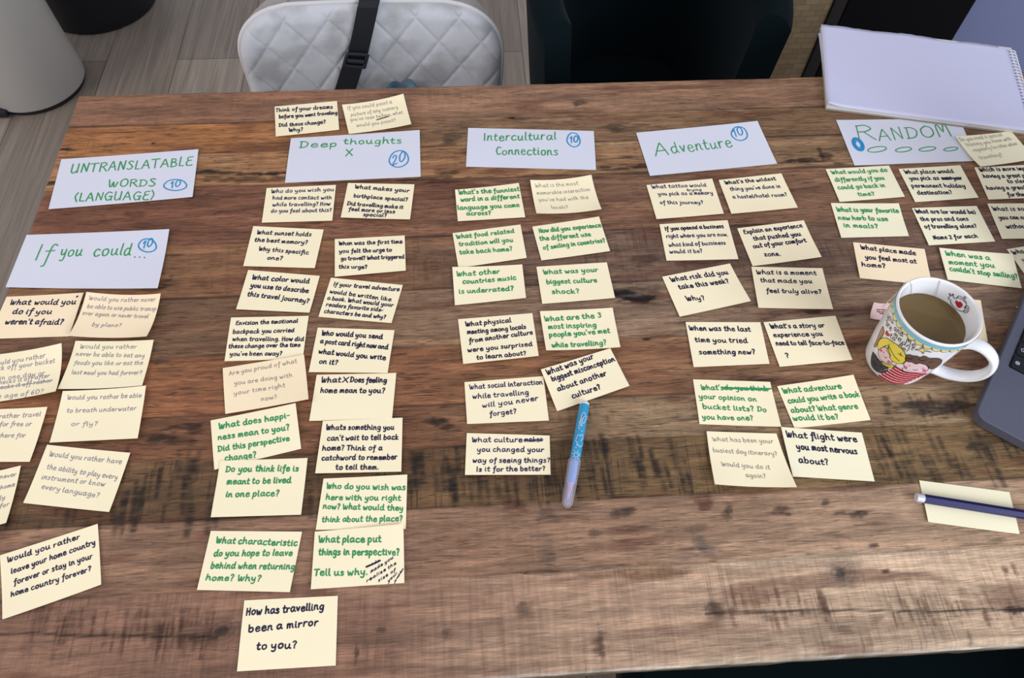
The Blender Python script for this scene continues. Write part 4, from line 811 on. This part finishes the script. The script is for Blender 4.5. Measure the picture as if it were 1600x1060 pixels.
def mpart(name, mbs, parent=mug):
    """one part from several colour layers"""
    V = []; F = []; mi = []; mats = []
    for m, mb in mbs:
        n = len(V); V += mb.V; F += [[i+n for i in f] for f in mb.F]; mi += [len(mats)]*len(mb.F); mats.append(m)
    o = mesh(name, V, F, mats, None, True); o.parent = parent; o.location = (0, 0, 0)
    o.data.polygons.foreach_set('material_index', mi); return o
BLK = mat('black glaze print', S(20, 20, 24), .3); YEL = mat('yellow glaze', S(240, 218, 140), .25); YEL2 = mat('golden yellow glaze', S(236, 214, 74), .25); BLU = mat('pale blue glaze', S(134, 192, 212), .22)
RED = mat('red glaze', S(176, 32, 48), .25); BRN = mat('brown glaze', S(104, 78, 66), .3); SKN = mat('pale pink glaze', S(238, 206, 214), .25); CHK = mat('pink cheek glaze', S(230, 96, 120), .3); DGR = mat('dark grey glaze', S(70, 72, 80), .3); WHT = mat('white glaze', S(236, 236, 240), .2); TAN = mat('orange brown glaze', S(176, 128, 92), .3)
bd_ = MB(); aa = np.linspace(0, 2*math.pi, 129)
zz = np.linspace(.0812, .0868, 5)
G = [wall(aa, np.full(129, z), .00035)[0] for z in zz]
bd_.add(np.vstack(G), [(r*129+i, r*129+i+1, (r+1)*129+i+1, (r+1)*129+i) for r in range(4) for i in range(128)])
mpart('blue_band', [(BLU, bd_)])
sy, sk = MB(), MB(); ns = 30
for i in range(ns):
    a0 = 2*math.pi*i/ns; w = 2*math.pi/ns*.5
    arc = [(a0+w*math.cos(t), .0812-.0040*math.sin(t)) for t in np.linspace(0, math.pi, 9)]
    mfill(sy, arc, px=False, smooth=False); mline(sk, arc, .00045, px=False, smooth=False)
mpart('scallop_trim', [(YEL, sy), (BLK, sk)])
# lettering
lt = MB(); rng = random.Random(11)
for (txt, x0, y0, x1, y1, h) in [('you', 226, 372, 286, 432, 30), ('and', 290, 482, 372, 548, 30), ('Me', 400, 602, 488, 648, 26), ('are', 216, 436, 266, 496, 28), ('meant', 286, 530, 466, 676, 28), ('to', 254, 552, 300, 592, 28), ('Be!', 328, 636, 412, 696, 26)]:
    A = np.array(hit(*k8(x0, y0))); B = np.array(hit(*k8(x1, y1))); B[0] = A[0] + (B[0]-A[0]+math.pi) % (2*math.pi) - math.pi; st, adv = layout(txt, rng); k = .034
    d = np.array([(B[0]-A[0])*k, B[1]-A[1]]); L = np.linalg.norm(d); d /= L; u = np.array([-d[1], d[0]]); hh_ = .0037
    for s in st:
        q = np.array([A[0]*k, A[1]-.0034]) + s[:, :1]*(L/adv)*d + s[:, 1:]*hh_*u
        p, n = wall(q[:, 0]/k, q[:, 1], .0005); ribbon(lt, p, .0006, n)
mpart('printed_lettering', [(BLK, lt)])
# generic cartoon couple, star and hearts
ly = {m.name: (m, MB()) for m in (TAN, SKN, WHT, YEL2, BRN, DGR, RED, CHK, YEL)}; ol = MB(); top = MB(); topc = MB()
def fig(m, pts, line=True, off=.0003, close=True):
    mfill(ly[m.name][1], pts, off=off)
    if line: mline(ol, pts+[pts[0]] if close else pts,   .0005, off=off+.00014)
fig(TAN, [(178,470),(150,520),(118,600),(96,650),(112,660),(140,600),(172,560),(186,520)])
fig(DGR, [(85,705),(112,745),(150,790),(190,822),(220,848),(214,882),(165,900),(112,880),(72,830),(70,760)])
fig(WHT, [(128,890),(200,870),(300,842),(420,880),(560,905),(520,950),(430,985),(350,1005),(260,985),(180,945)], line=False)
fig(SKN, [(366,812),(398,788),(450,800),(520,812),(572,828),(592,860),(566,890),(500,896),(430,886),(380,860)])
fig(BRN, [(380,770),(392,738),(425,730),(455,742),(490,742),(520,756),(560,742),(605,762),(650,762),(690,764),(714,780),(704,812),(678,838),(640,860),(604,858),(586,832),(556,820),(520,804),(480,816),(440,798),(405,796)], off=.0005)
fig(SKN, [(136,690),(156,664),(204,668),(244,700),(268,744),(270,785),(240,812),(190,800),(152,772),(134,730)])
fig(YEL2, [(134,690),(134,625),(162,585),(210,580),(262,612),(330,658),(376,715),(388,775),(352,812),(300,806),(256,780),(238,730),(214,690),(232,650),(205,650),(170,668),(150,680)], off=.0005)
fig(YEL2, [(160,788),(190,812),(240,826),(272,822),(268,852),(220,842),(176,818)], off=.0005)
for i in range(7):
    s0, s1, s2 = (298-25*i, 848+13*i), (385-22*i, 892+15*i), (566-34*i, 908+15*i)
    mline(ly[RED.name][1], [s0, ((s0[0]+s1[0])/2-2, (s0[1]+s1[1])/2+3), s1, ((s1[0]+s2[0])/2, (s1[1]+s2[1])/2+5), s2],   .0029, off=.00046)
fig(RED, [(196,540),(204,515),(216,512),(224,535),(240,545),(236,562),(214,562)], line=False)
fig(YEL, [(470,684),(520,678),(540,655),(552,682),(620,706),(560,700),(542,722),(528,700)], off=.0004)
for (x, y, r) in ((230, 796, 14), (160, 694, 11), (386, 848, 14), (556, 876, 16)):
    mfill(ly[CHK.name][1], [(x+r*math.cos(t), y+r*math.sin(t)*.9) for t in np.linspace(0, 2*math.pi, 9)[:-1]], off=.0006)
for pts in ([(184,706),(187,712)],[(236,752),(241,757)],[(192,748),(205,760),(216,758)],[(418,826),(421,833)],[(530,856),(548,850)],[(452,866),(475,872),(495,866)],[(240,660),(280,740),(330,790)],[(235,640),(230,690),(250,740)],[(318,718),(345,735),(360,744)],[(340,712),(342,740)],
            [(100,720),(120,745)],[(120,760),(140,790)],[(95,790),(110,830)],[(150,830),(170,850)],[(400,760),(430,770),(450,760)],[(500,770),(540,785),(570,775)],[(600,800),(640,790)],[(356,850),(360,880),(420,895)],[(280,850),(300,815)]):
    mline(ol, pts, .0006, off=.0008)
layers = [(m, mb) for m, mb in ly.values()] + [(BLK, ol)]
mpart('printed_figures', layers)
# teapot drawn inside the far wall
tb, tr = MB(), MB()
for pts in ([(850,216),(826,206),(822,170),(806,190),(788,166),(792,190),(776,214),(796,226),(802,256),(832,294),(872,322),(912,334),(928,318),(944,276),(936,238),(884,192),(862,200),(850,216)],[(862,206),(900,222),(940,256)],
            [(920,204),(930,196),(940,204),(932,216),(920,208)],[(922,300),(944,282),(964,292),(968,320),(950,344),(926,346),(916,330)],[(930,306),(946,298),(954,314),(944,330),(928,330)]):
    mline(tb, pts, .00055, inner=True)
mfill(tr, [(840,242),(856,234),(872,250),(884,242),(908,266),(906,286),(884,302),(860,294),(844,262)], inner=True)
mpart('teapot_motif', [(RED, tr), (BLK, tb)])
# tea and tea bag
TEA = bpy.data.materials.new('pale brown tea'); TEA.use_nodes = True; b = TEA.node_tree.nodes['Principled BSDF']
b.inputs['Base Color'].default_value = (*S(110, 90, 56), 1); b.inputs['Roughness'].default_value = .04; b.inputs['IOR'].default_value = 1.33; b.inputs['Specular IOR Level'].default_value = .6
zt = .0695; mb = MB(); mb.lathe([(0, .0068), (.0178, .0068), (.0258, .0122), (float(R_IN(.03))-.0003, .03), (float(R_IN(.05))-.0003, .05), (float(R_IN(zt))-.0003, zt), (float(R_IN(zt))-.0016, zt-.0003), (0, zt-.0003)], n=96)
o = mesh('tea', [np.array(v)+CM for v in mb.V], mb.F, TEA, None, True, CM); tag(o, 'pale brown tea filling the white mug', 'tea')
tbag = thing('tea_bag', (MC[0]-.03, MC[1], TZ), 'tea bag hanging in the mug, string over the rim, paper tag on table', 'tea bag')
THR = mat('white cotton thread', S(232, 226, 214), .8)
a1, z1 = hit(*k8(430, 50), True); a2, z2 = hit(*k8(398, 225), True)
ro_ = float(R_OUT(.0885))
over = lambda a, r, z: np.array([MC[0]+r*math.cos(a), MC[1]+r*math.sin(a), TZ+z])
tg = at(1387, 473, TZ+.004)
Pst = [over(a2, float(R_IN(.0700))-.001, .0700), over((a1+a2)/2, float(R_IN(.08))-.0008, .080), over(a1, .0339, .0885), over(a1+.03, .0357, .0900), over(a1+.06, .0379, .0880), over(a1+.1, .0372, .074), (over(a1+.2, .040, .045)*.6+tg*.4), tg]
MB().tube(catmull(np.array(Pst), 5), .00032, 6).build('string', THR, tbag, True, (MC[0], MC[1], TZ+.05))
a3, z3 = hit(*k8(765, 42), True); a4, z4 = hit(*k8(660, 190), True)
MB().tube(catmull(np.array([over(a4, float(R_IN(.0700))-.0008, .0698), over((a3+a4)/2, float(R_IN(.08))-.0007, .080), over(a3, .0340, .0888)]), 5), .00022, 6).build('string', mat('grey thread', S(170, 170, 172), .8), tbag, True, (MC[0], MC[1], TZ+.05))
ctr = over(a2, .022, .0695); V = []; F = []
for j in range(7):
    for i in range(7):
        u = i/6-.5; v = j/6-.5; V.append(ctr + np.array([.020*u+.006*v, .024*v-.004*u, .0006*math.cos(u*5)*math.cos(v*4) - .004*max(0, u+.1)-.0008]))
for j in range(6):
    for i in range(6): k = j*7+i; F.append((k, k+1, k+8, k+7))
o = mesh('bag', V, F, mat('wet tea bag paper', S(150, 134, 98), .6), tbag, True, ctr); sm = o.modifiers.new('thick', 'SOLIDIFY'); sm.thickness = .0012
tsheet = Sheet([(1365.8,472.4),(1394,473.5),(1391,499),(1359.8,497.4)], 0, (5, 1, 1, 6), seed=1)
o = tsheet.build('tag', mat('pink tea tag paper', S(240, 205, 200), .6), 10, 10); o.parent = tbag; o.location = np.array(o.location)-np.array(tbag.location)
tx = MB(); rng = random.Random(2)
for t, x0, x1, y in (('you are my', 1369.5, 1388, 484.8), ('cup of tea', 1370, 1387, 488), ('today', 1374.5, 1384, 491)):
    tsheet.write(tx, t, (x0, y), (x1, y+.4), 1.5, rng, .0004)
o2 = mesh('tag_print', tx.V, tx.F, mat('dark red print', S(110, 36, 52), .6), None, False, tsheet.org); o2.parent = o; o2.location = (0, 0, 0)

# ------------------------------------------------------------------ blue felt tip marker
zp = TZ + .0062
A = at(914.2, 627.5, zp); Bp = at(885, 794, zp); ax = Bp-A; Lp = np.linalg.norm(ax); ax /= Lp
pen = thing('felt_tip_marker', tuple(A*(.5)+Bp*.5-np.array([0, 0, .0062])), 'light blue felt tip marker with white doodles and clear cap, on the boards', 'marker')
BLUEP = mat('light blue plastic', S(42, 148, 196), .32, coat=.3); WPL = mat('white plastic', S(238, 236, 238), .35); 
CAP = mat('clear violet plastic', S(240, 238, 252), .12, trans=.85, ior=1.15); NIB = mat('pink violet nib holder', S(206, 170, 200), .4); HOLD = mat('pale blue inner sleeve', S(120, 175, 230), .4)
def rod(name, prof, m, n=28):
    mb = MB(); u = np.array([0, 0, 1.0]); u -= ax*(u@ax); u /= np.linalg.norm(u); v = np.cross(ax, u); V = []; F = []
    for (t, r) in prof:
        for k in range(n): w = 2*math.pi*k/n; V.append(A + ax*t + r*(math.cos(w)*u + math.sin(w)*v))
    for i in range(len(prof)-1):
        for k in range(n): F.append((i*n+k, (i+1)*n+k, (i+1)*n+(k+1) % n, i*n+(k+1) % n))
    return mesh(name, V, F, m, pen, True, A)
f = Lp
rod('end_plug', [(0, 0), (.0004, .002), (.0012, .0036), (.003, .00445), (.0042, .0046), (.0042, 0)], WPL)
rod('barrel', [(.0042, 0), (.0042, .0045), (.30*f, .0047), (.585*f, .0047), (.585*f, 0)], BLUEP)
rod('inner_sleeve', [(.585*f, 0), (.585*f, .0041), (.77*f, .0039), (.78*f, .0030), (.78*f, 0)], HOLD)
rod('nib', [(.78*f, 0), (.78*f, .0026), (.83*f, .0020), (.90*f, .0012), (.93*f, .0004), (.93*f, 0)], NIB)
rod('cap', [(.575*f, .0048), (.575*f, .0058), (.60*f, .0059), (.75*f, .0056), (.92*f, .0052), (.965*f, .0046), (.99*f, .0030), (f, 0), (.985*f, 0), (.975*f, .0024), (.95*f, .0038), (.75*f, .0046), (.575*f, .0048)], CAP)
def pen_hit(x, y):
    d = ray(x, y); o = CAM-A; do = d-ax*(d@ax); oo = o-ax*(o@ax); aq = do@do; bq = 2*do@oo; r = .00482; cq = oo@oo-r*r; di = max(bq*bq-4*aq*cq, 0)
    t = (-bq-math.sqrt(di))/(2*aq); q = CAM+t*d; n = (q-A)-ax*((q-A)@ax); return q, n/np.linalg.norm(n)
dd = MB()
def k13(x, y): return (700+x/4.609, 580+y/4.609)
for pts in [[(922+15*math.cos(t), 605+16*math.sin(t)) for t in np.linspace(0, 6.4, 12)]] + [[(922+21*math.cos(t), 605+23*math.sin(t)), (922+30*math.cos(t), 605+34*math.sin(t))] for t in np.linspace(.2, 6.0, 8)] + \
    [[(926,482),(938,458),(952,468),(966,456),(970,486),(958,500),(972,520),(962,540),(946,546),(938,530),(926,536),(932,514),(920,506),(926,482)],
     [(946,420),(942,400),(950,384)],[(958,398),(964,392)],[(962,430),(968,436)],[(944,376),(958,346),(964,312),(982,300),(990,326),(1000,330),(998,342),(986,350),(982,372),(964,376),(944,376)],[(966,372),(972,340),(984,330)],[(954,372),(962,340)],[(914,552),(917,556)],[(922,548),(924,552)],[(960,384),(966,390),(960,396),(955,390),(960,384)],[(906,566),(908,570)]]:
    H = [pen_hit(*k13(*p)) for p in pts]; P = catmull(np.array([h[0] for h in H]), 3); Nn = catmull(np.array([h[1] for h in H]), 3)
    ribbon(dd, P+Nn*.0001, .0004, Nn)
dd.build('printed_doodles', WPL, pen, False, A)

# ------------------------------------------------------------------ navy pencil on the blank note
zq = TZ + .0052
A2 = at(1431.5, 777.5, zq); B2 = at(1600, 804.5, zq); px_ = (B2-A2)/np.linalg.norm(B2-A2); sd = np.array([-px_[1], px_[0], 0]); up = np.array([0, 0, 1.0])
pc = thing('pencil', tuple(A2-np.array([0, 0, .0052])), 'navy blue hexagonal pencil with pale end cap lying across the blank note', 'pencil')
def hexrod(name, t0, t1, r, m, n=6, r1=None, ph=math.pi/6):
    V = []; 
    for t, rr_ in ((t0, r), (t1, r if r1 is None else r1)):
        for k in range(n): w = ph+2*math.pi*k/n; V.append(A2+px_*t+rr_*(math.cos(w)*sd+math.sin(w)*up))
    F = [(k, (k+1) % n, n+(k+1) % n, n+k) for k in range(n)] + [tuple(range(n-1, -1, -1)), tuple(n+k for k in range(n))]
    return mesh(name, V, F, m, pc, n > 6, A2)
hexrod('shaft', .0062, .150, .0040, mat('navy lacquer', S(30, 28, 86), .42, spec=.3))
hexrod('end_cap', 0, .0062, .0038, mat('pale silver ferrule', S(206, 208, 222), .35, .2), 20)
hexrod('tip', .150, .170, .0040, mat('bare pencil wood', S(206, 168, 120), .6), 6, .0008)
hexrod('lead', .1695, .1735, .0010, mat('graphite', S(50, 50, 54), .4), 10, .0002)

# ------------------------------------------------------------------ laptop
zl = TZ + .0155
c0 = at(1517, 640, zl); e1 = at(1600, 497, zl)[:2]; f1 = at(1600, 690, zl)[:2]
f0 = at(1527, 651, zl)[:2]
xd = f1-f0; xd /= np.linalg.norm(xd); yd = np.array([-xd[1], xd[0]])
l0 = at(1521, 628, zl)[:2]; 
# corner of the sharp rectangle: front line through f0, left line through the midpoint of the left side
lm = (l0+e1)/2; crn = f0 + xd*((lm-f0)@xd)
lap = thing('laptop', (crn[0], crn[1], TZ), 'dark grey laptop corner with black keys at the right edge of the table', 'laptop')
ALU = mat('space grey aluminium', S(96, 98, 114), .5, .25, noise=((900, 900, 900), S(90, 92, 108), .4, .6)); KEY = mat('black key plastic', S(18, 20, 30), .5); WELL = mat('black keyboard well', S(14, 15, 20), .6)
def lp(x, y, z): q = crn + xd*x + yd*y; return (q[0], q[1], TZ+z)
def rrect(x0, y0, x1, y1, r, n=8):
    out = []
    for cx, cy, a in ((x1-r, y1-r, 0), (x0+r, y1-r, 90), (x0+r, y0+r, 180), (x1-r, y0+r, 270)):
        for k in range(n+1): w = math.radians(a+90*k/n); out.append((cx+r*math.cos(w), cy+r*math.sin(w)))
    return out
def slab(name, ol, zs, m, parent, smooth=False):
    """zs: list of (inset, z)"""
    n = len(ol); O = np.array(ol); c = O.mean(0); V = []
    for ins, z in zs:
        for q in O:
            d = c-q; d = np.sign(d)*min(ins, 1); V.append(lp(q[0]+d[0]*(ins > 0), q[1]+d[1]*(ins > 0), z))
    F = [(r*n+i, r*n+(i+1) % n, (r+1)*n+(i+1) % n, (r+1)*n+i) for r in range(len(zs)-1) for i in range(n)] + [tuple(range(n-1, -1, -1)), tuple((len(zs)-1)*n+i for i in range(n))]
    return mesh(name, V, F, m, parent, smooth, (crn[0], crn[1], TZ))
WL, DL = .304, .212
slab('base', rrect(0, 0, WL, DL, .0105), [(.003, .0012), (.0004, .004), (0, .0145), (.0008, .0155)], ALU, lap)
for x, y in ((.03, .02), (WL-.03, .02), (.03, DL-.02), (WL-.03, DL-.02)):
    slab('foot', [(x+.008*math.cos(t), y+.008*math.sin(t)) for t in np.linspace(0, 2*math.pi, 17)[:-1]], [(0, .0003), (0, .0013)], WELL, lap)
slab('trackpad', rrect(.085, .008, .219, .088, .004), [(0, .0150), (0, .01565)], mat('trackpad glass', S(98, 104, 126), .3, .5), lap)
# keyboard: the bottom-left key sits where the photo shows it
kq = at(1577, 573, zl)[:2]-crn; kx, ky = float(kq@xd), float(kq@yd)
slab('keyboard_well', rrect(kx-.001, ky-.001, WL-kx+.001, ky+.107, .002), [(0, .0152), (0, .01558)], WELL, lap)
pitch = .0185; leg = mat('white key legend', S(222, 224, 232), .5)
rowdef = [[1, 1, 1, 1.25, 5.6, 1.25, 1, 1, 1, 1], [2.3, *[1]*10, 2.3], [1.75, *[1]*11, 1.75], [1.5, *[1]*12, 1.2], [1, *[1]*12, 1.5], [1.5, *[1]*12, 1]]
for r, ws in enumerate(rowdef):
    x = kx+.0005; tot = sum(ws); sc_ = (WL-2*kx)/tot
    for j, w in enumerate(ws):
        x1 = x + w*sc_ - .0028; y0 = ky+.0005+r*pitch*.97; y1 = y0+pitch*.97-.0026
        k = slab('key', rrect(x, y0, x1, y1, .0016, 3), [(0, .0154), (0, .0166), (.0004, .0169)], KEY, lap)
        if j == 0 and r < 3 or (r == 0 and j == 1):
            mb = MB(); cx, cy = x+.0045, (y0+y1)/2-.001
            shp = {0: [[(cx+.0018*math.cos(t), cy+.0018*math.sin(t)) for t in np.linspace(0, 6.3, 14)], [(cx-.0018, cy), (cx+.0018, cy)], [(cx, cy-.0018), (cx, cy+.0018)]],
                   1: [[(cx, cy+.002), (cx-.0019, cy), (cx-.001, cy), (cx-.001, cy-.0018), (cx+.001, cy-.0018), (cx+.001, cy), (cx+.0019, cy), (cx, cy+.002)]],
                   2: [[(cx-.0016, cy+.001), (cx+.0016, cy+.001)], [(cx+.0005, cy-.001), (cx+.0016, cy+.001), (cx+.0005, cy+.0025)]]}[r if j == 0 else 2]
            for s in shp:
                P = np.array([lp(a, b_, .0171) for a, b_ in s])
                if len(s) > 9: P = catmull(P, 2)
                ribbon(mb, P, .00045, (0, 0, 1))
            mesh('legend', mb.V, mb.F, leg, k, False, (crn[0], crn[1], TZ))
        x += w*sc_
# opened screen rising from the hinge
sa = math.radians(112); hy, hz = DL-.004, .017
def sp(x, y, t): # x along hinge, y up the panel, t thickness
    return lp(x, hy+(-y*math.cos(sa))*1.0+t*math.sin(sa), hz + y*math.sin(sa) + t*math.cos(sa)*1.0)
V = []; n = 0; OL = rrect(0, 0, WL, .208, .009)
for t in (0, .005): V += [sp(x, y, t) for x, y in OL]
n = len(OL); F = [(i, (i+1) % n, n+(i+1) % n, n+i) for i in range(n)] + [tuple(range(n-1, -1, -1)), tuple(n+i for i in range(n))]
mesh('screen', V, F, [ALU], lap, False, (crn[0], crn[1], TZ))

# ------------------------------------------------------------------ spiral sketch pad, overhanging the far edge
zn = TZ + .0085
q = [at(1283.5, 37, zn), at(1581.5, 73, zn), None, at(1289.5, 163, zn)]
ux = q[1]-q[0]; wpad = np.linalg.norm(ux); ux /= wpad; uy = np.array([-ux[1], ux[0], 0]); hgt = abs((q[3]-q[0])@uy)
sk = thing('sketch_pad', tuple(q[3]+ux*.12+uy*.05-np.array([0, 0, .0085])), 'white spiral bound sketch pad at the far right, overhanging the table edge', 'sketch pad')
PG = mat('white drawing paper', S(210, 210, 238), .6, spec=.35, bump=((22, 22, 22), .16, .004))
EDG = mat('page edges', S(214, 210, 206), .8, bump=((10, 10, 3000), .5, .001)); BRD = mat('grey card backing', S(150, 142, 132), .8)
org = q[0] - uy*hgt
def sd_(x, y, z): return tuple(org + ux*x + uy*y + np.array([0, 0, z-.0085]))
def padbox(name, x0, x1, y0, y1, z0, z1, m, rot=0.0):
    V = [];
    for z in (z0, z1):
        for x, y in ((x0, y0), (x1, y0), (x1, y1), (x0, y1)):
            xx = x-rot*(y-y0); V.append(sd_(xx, y, z))
    return mesh(name, V, [(3, 2, 1, 0), (4, 5, 6, 7), (0, 1, 5, 4), (1, 2, 6, 5), (2, 3, 7, 6), (3, 0, 4, 7)], m, sk, False, org)
padbox('backing_board', 0, wpad, .0, hgt, .0004, .0018, BRD)
padbox('loose_page', .003, wpad*.9, .001, hgt-.012, .0019, .0024, PG, rot=.035)
padbox('page_block', .0006, wpad-.001, .0006, hgt-.0006, .0025, .0072, EDG)
V = []; F = []; nx_, ny_ = 40, 26
for j in range(ny_+1):
    for i in range(nx_+1):
        u, v = i/nx_, j/ny_
        z = .0076+.0004*math.sin(7*u+2*v)*math.sin(5*v) + .0035*max(0, 1-u*9)**2*max(0, 1-v*5)**2 + .0007*math.sin(u*17)*(v > .97)
        jag = .0008*math.sin(i*2.1)*math.sin(i*.7) if j == ny_ else 0
        V.append(sd_(u*wpad, v*hgt+jag, z))
for j in range(ny_):
    for i in range(nx_): k = j*(nx_+1)+i; F.append((k, k+1, k+nx_+2, k+nx_+1))
o = mesh('top_page', V, F, PG, sk, True, org); sm = o.modifiers.new('thick', 'SOLIDIFY'); sm.thickness = .0003; sm.offset = -1
P = []; nl = 24
for t in np.linspace(0, nl*2*math.pi, nl*14):
    y = .006+(hgt-.012)*t/(nl*2*math.pi); P.append(sd_(wpad-.0015+.0052*math.cos(t), y, .0052+.0050*math.sin(t)))
MB().tube(np.array(P), .00055, 6).build('spiral_binding', mat('white coated wire', S(226, 228, 236), .35), sk, True, org)
hb = MB()
for i in range(nl):
    y = .006+(hgt-.012)*(i+.25)/nl; c = (wpad-.0052, y); hb.add([sd_(c[0]+.0013*math.cos(w), c[1]+.0013*math.sin(w), .0084) for w in np.linspace(0, 2*math.pi, 11)[:-1]], [tuple(range(10))])
mesh('punched_holes', hb.V, hb.F, mat('dark punched hole', S(60, 60, 74), .9), sk, False, org)
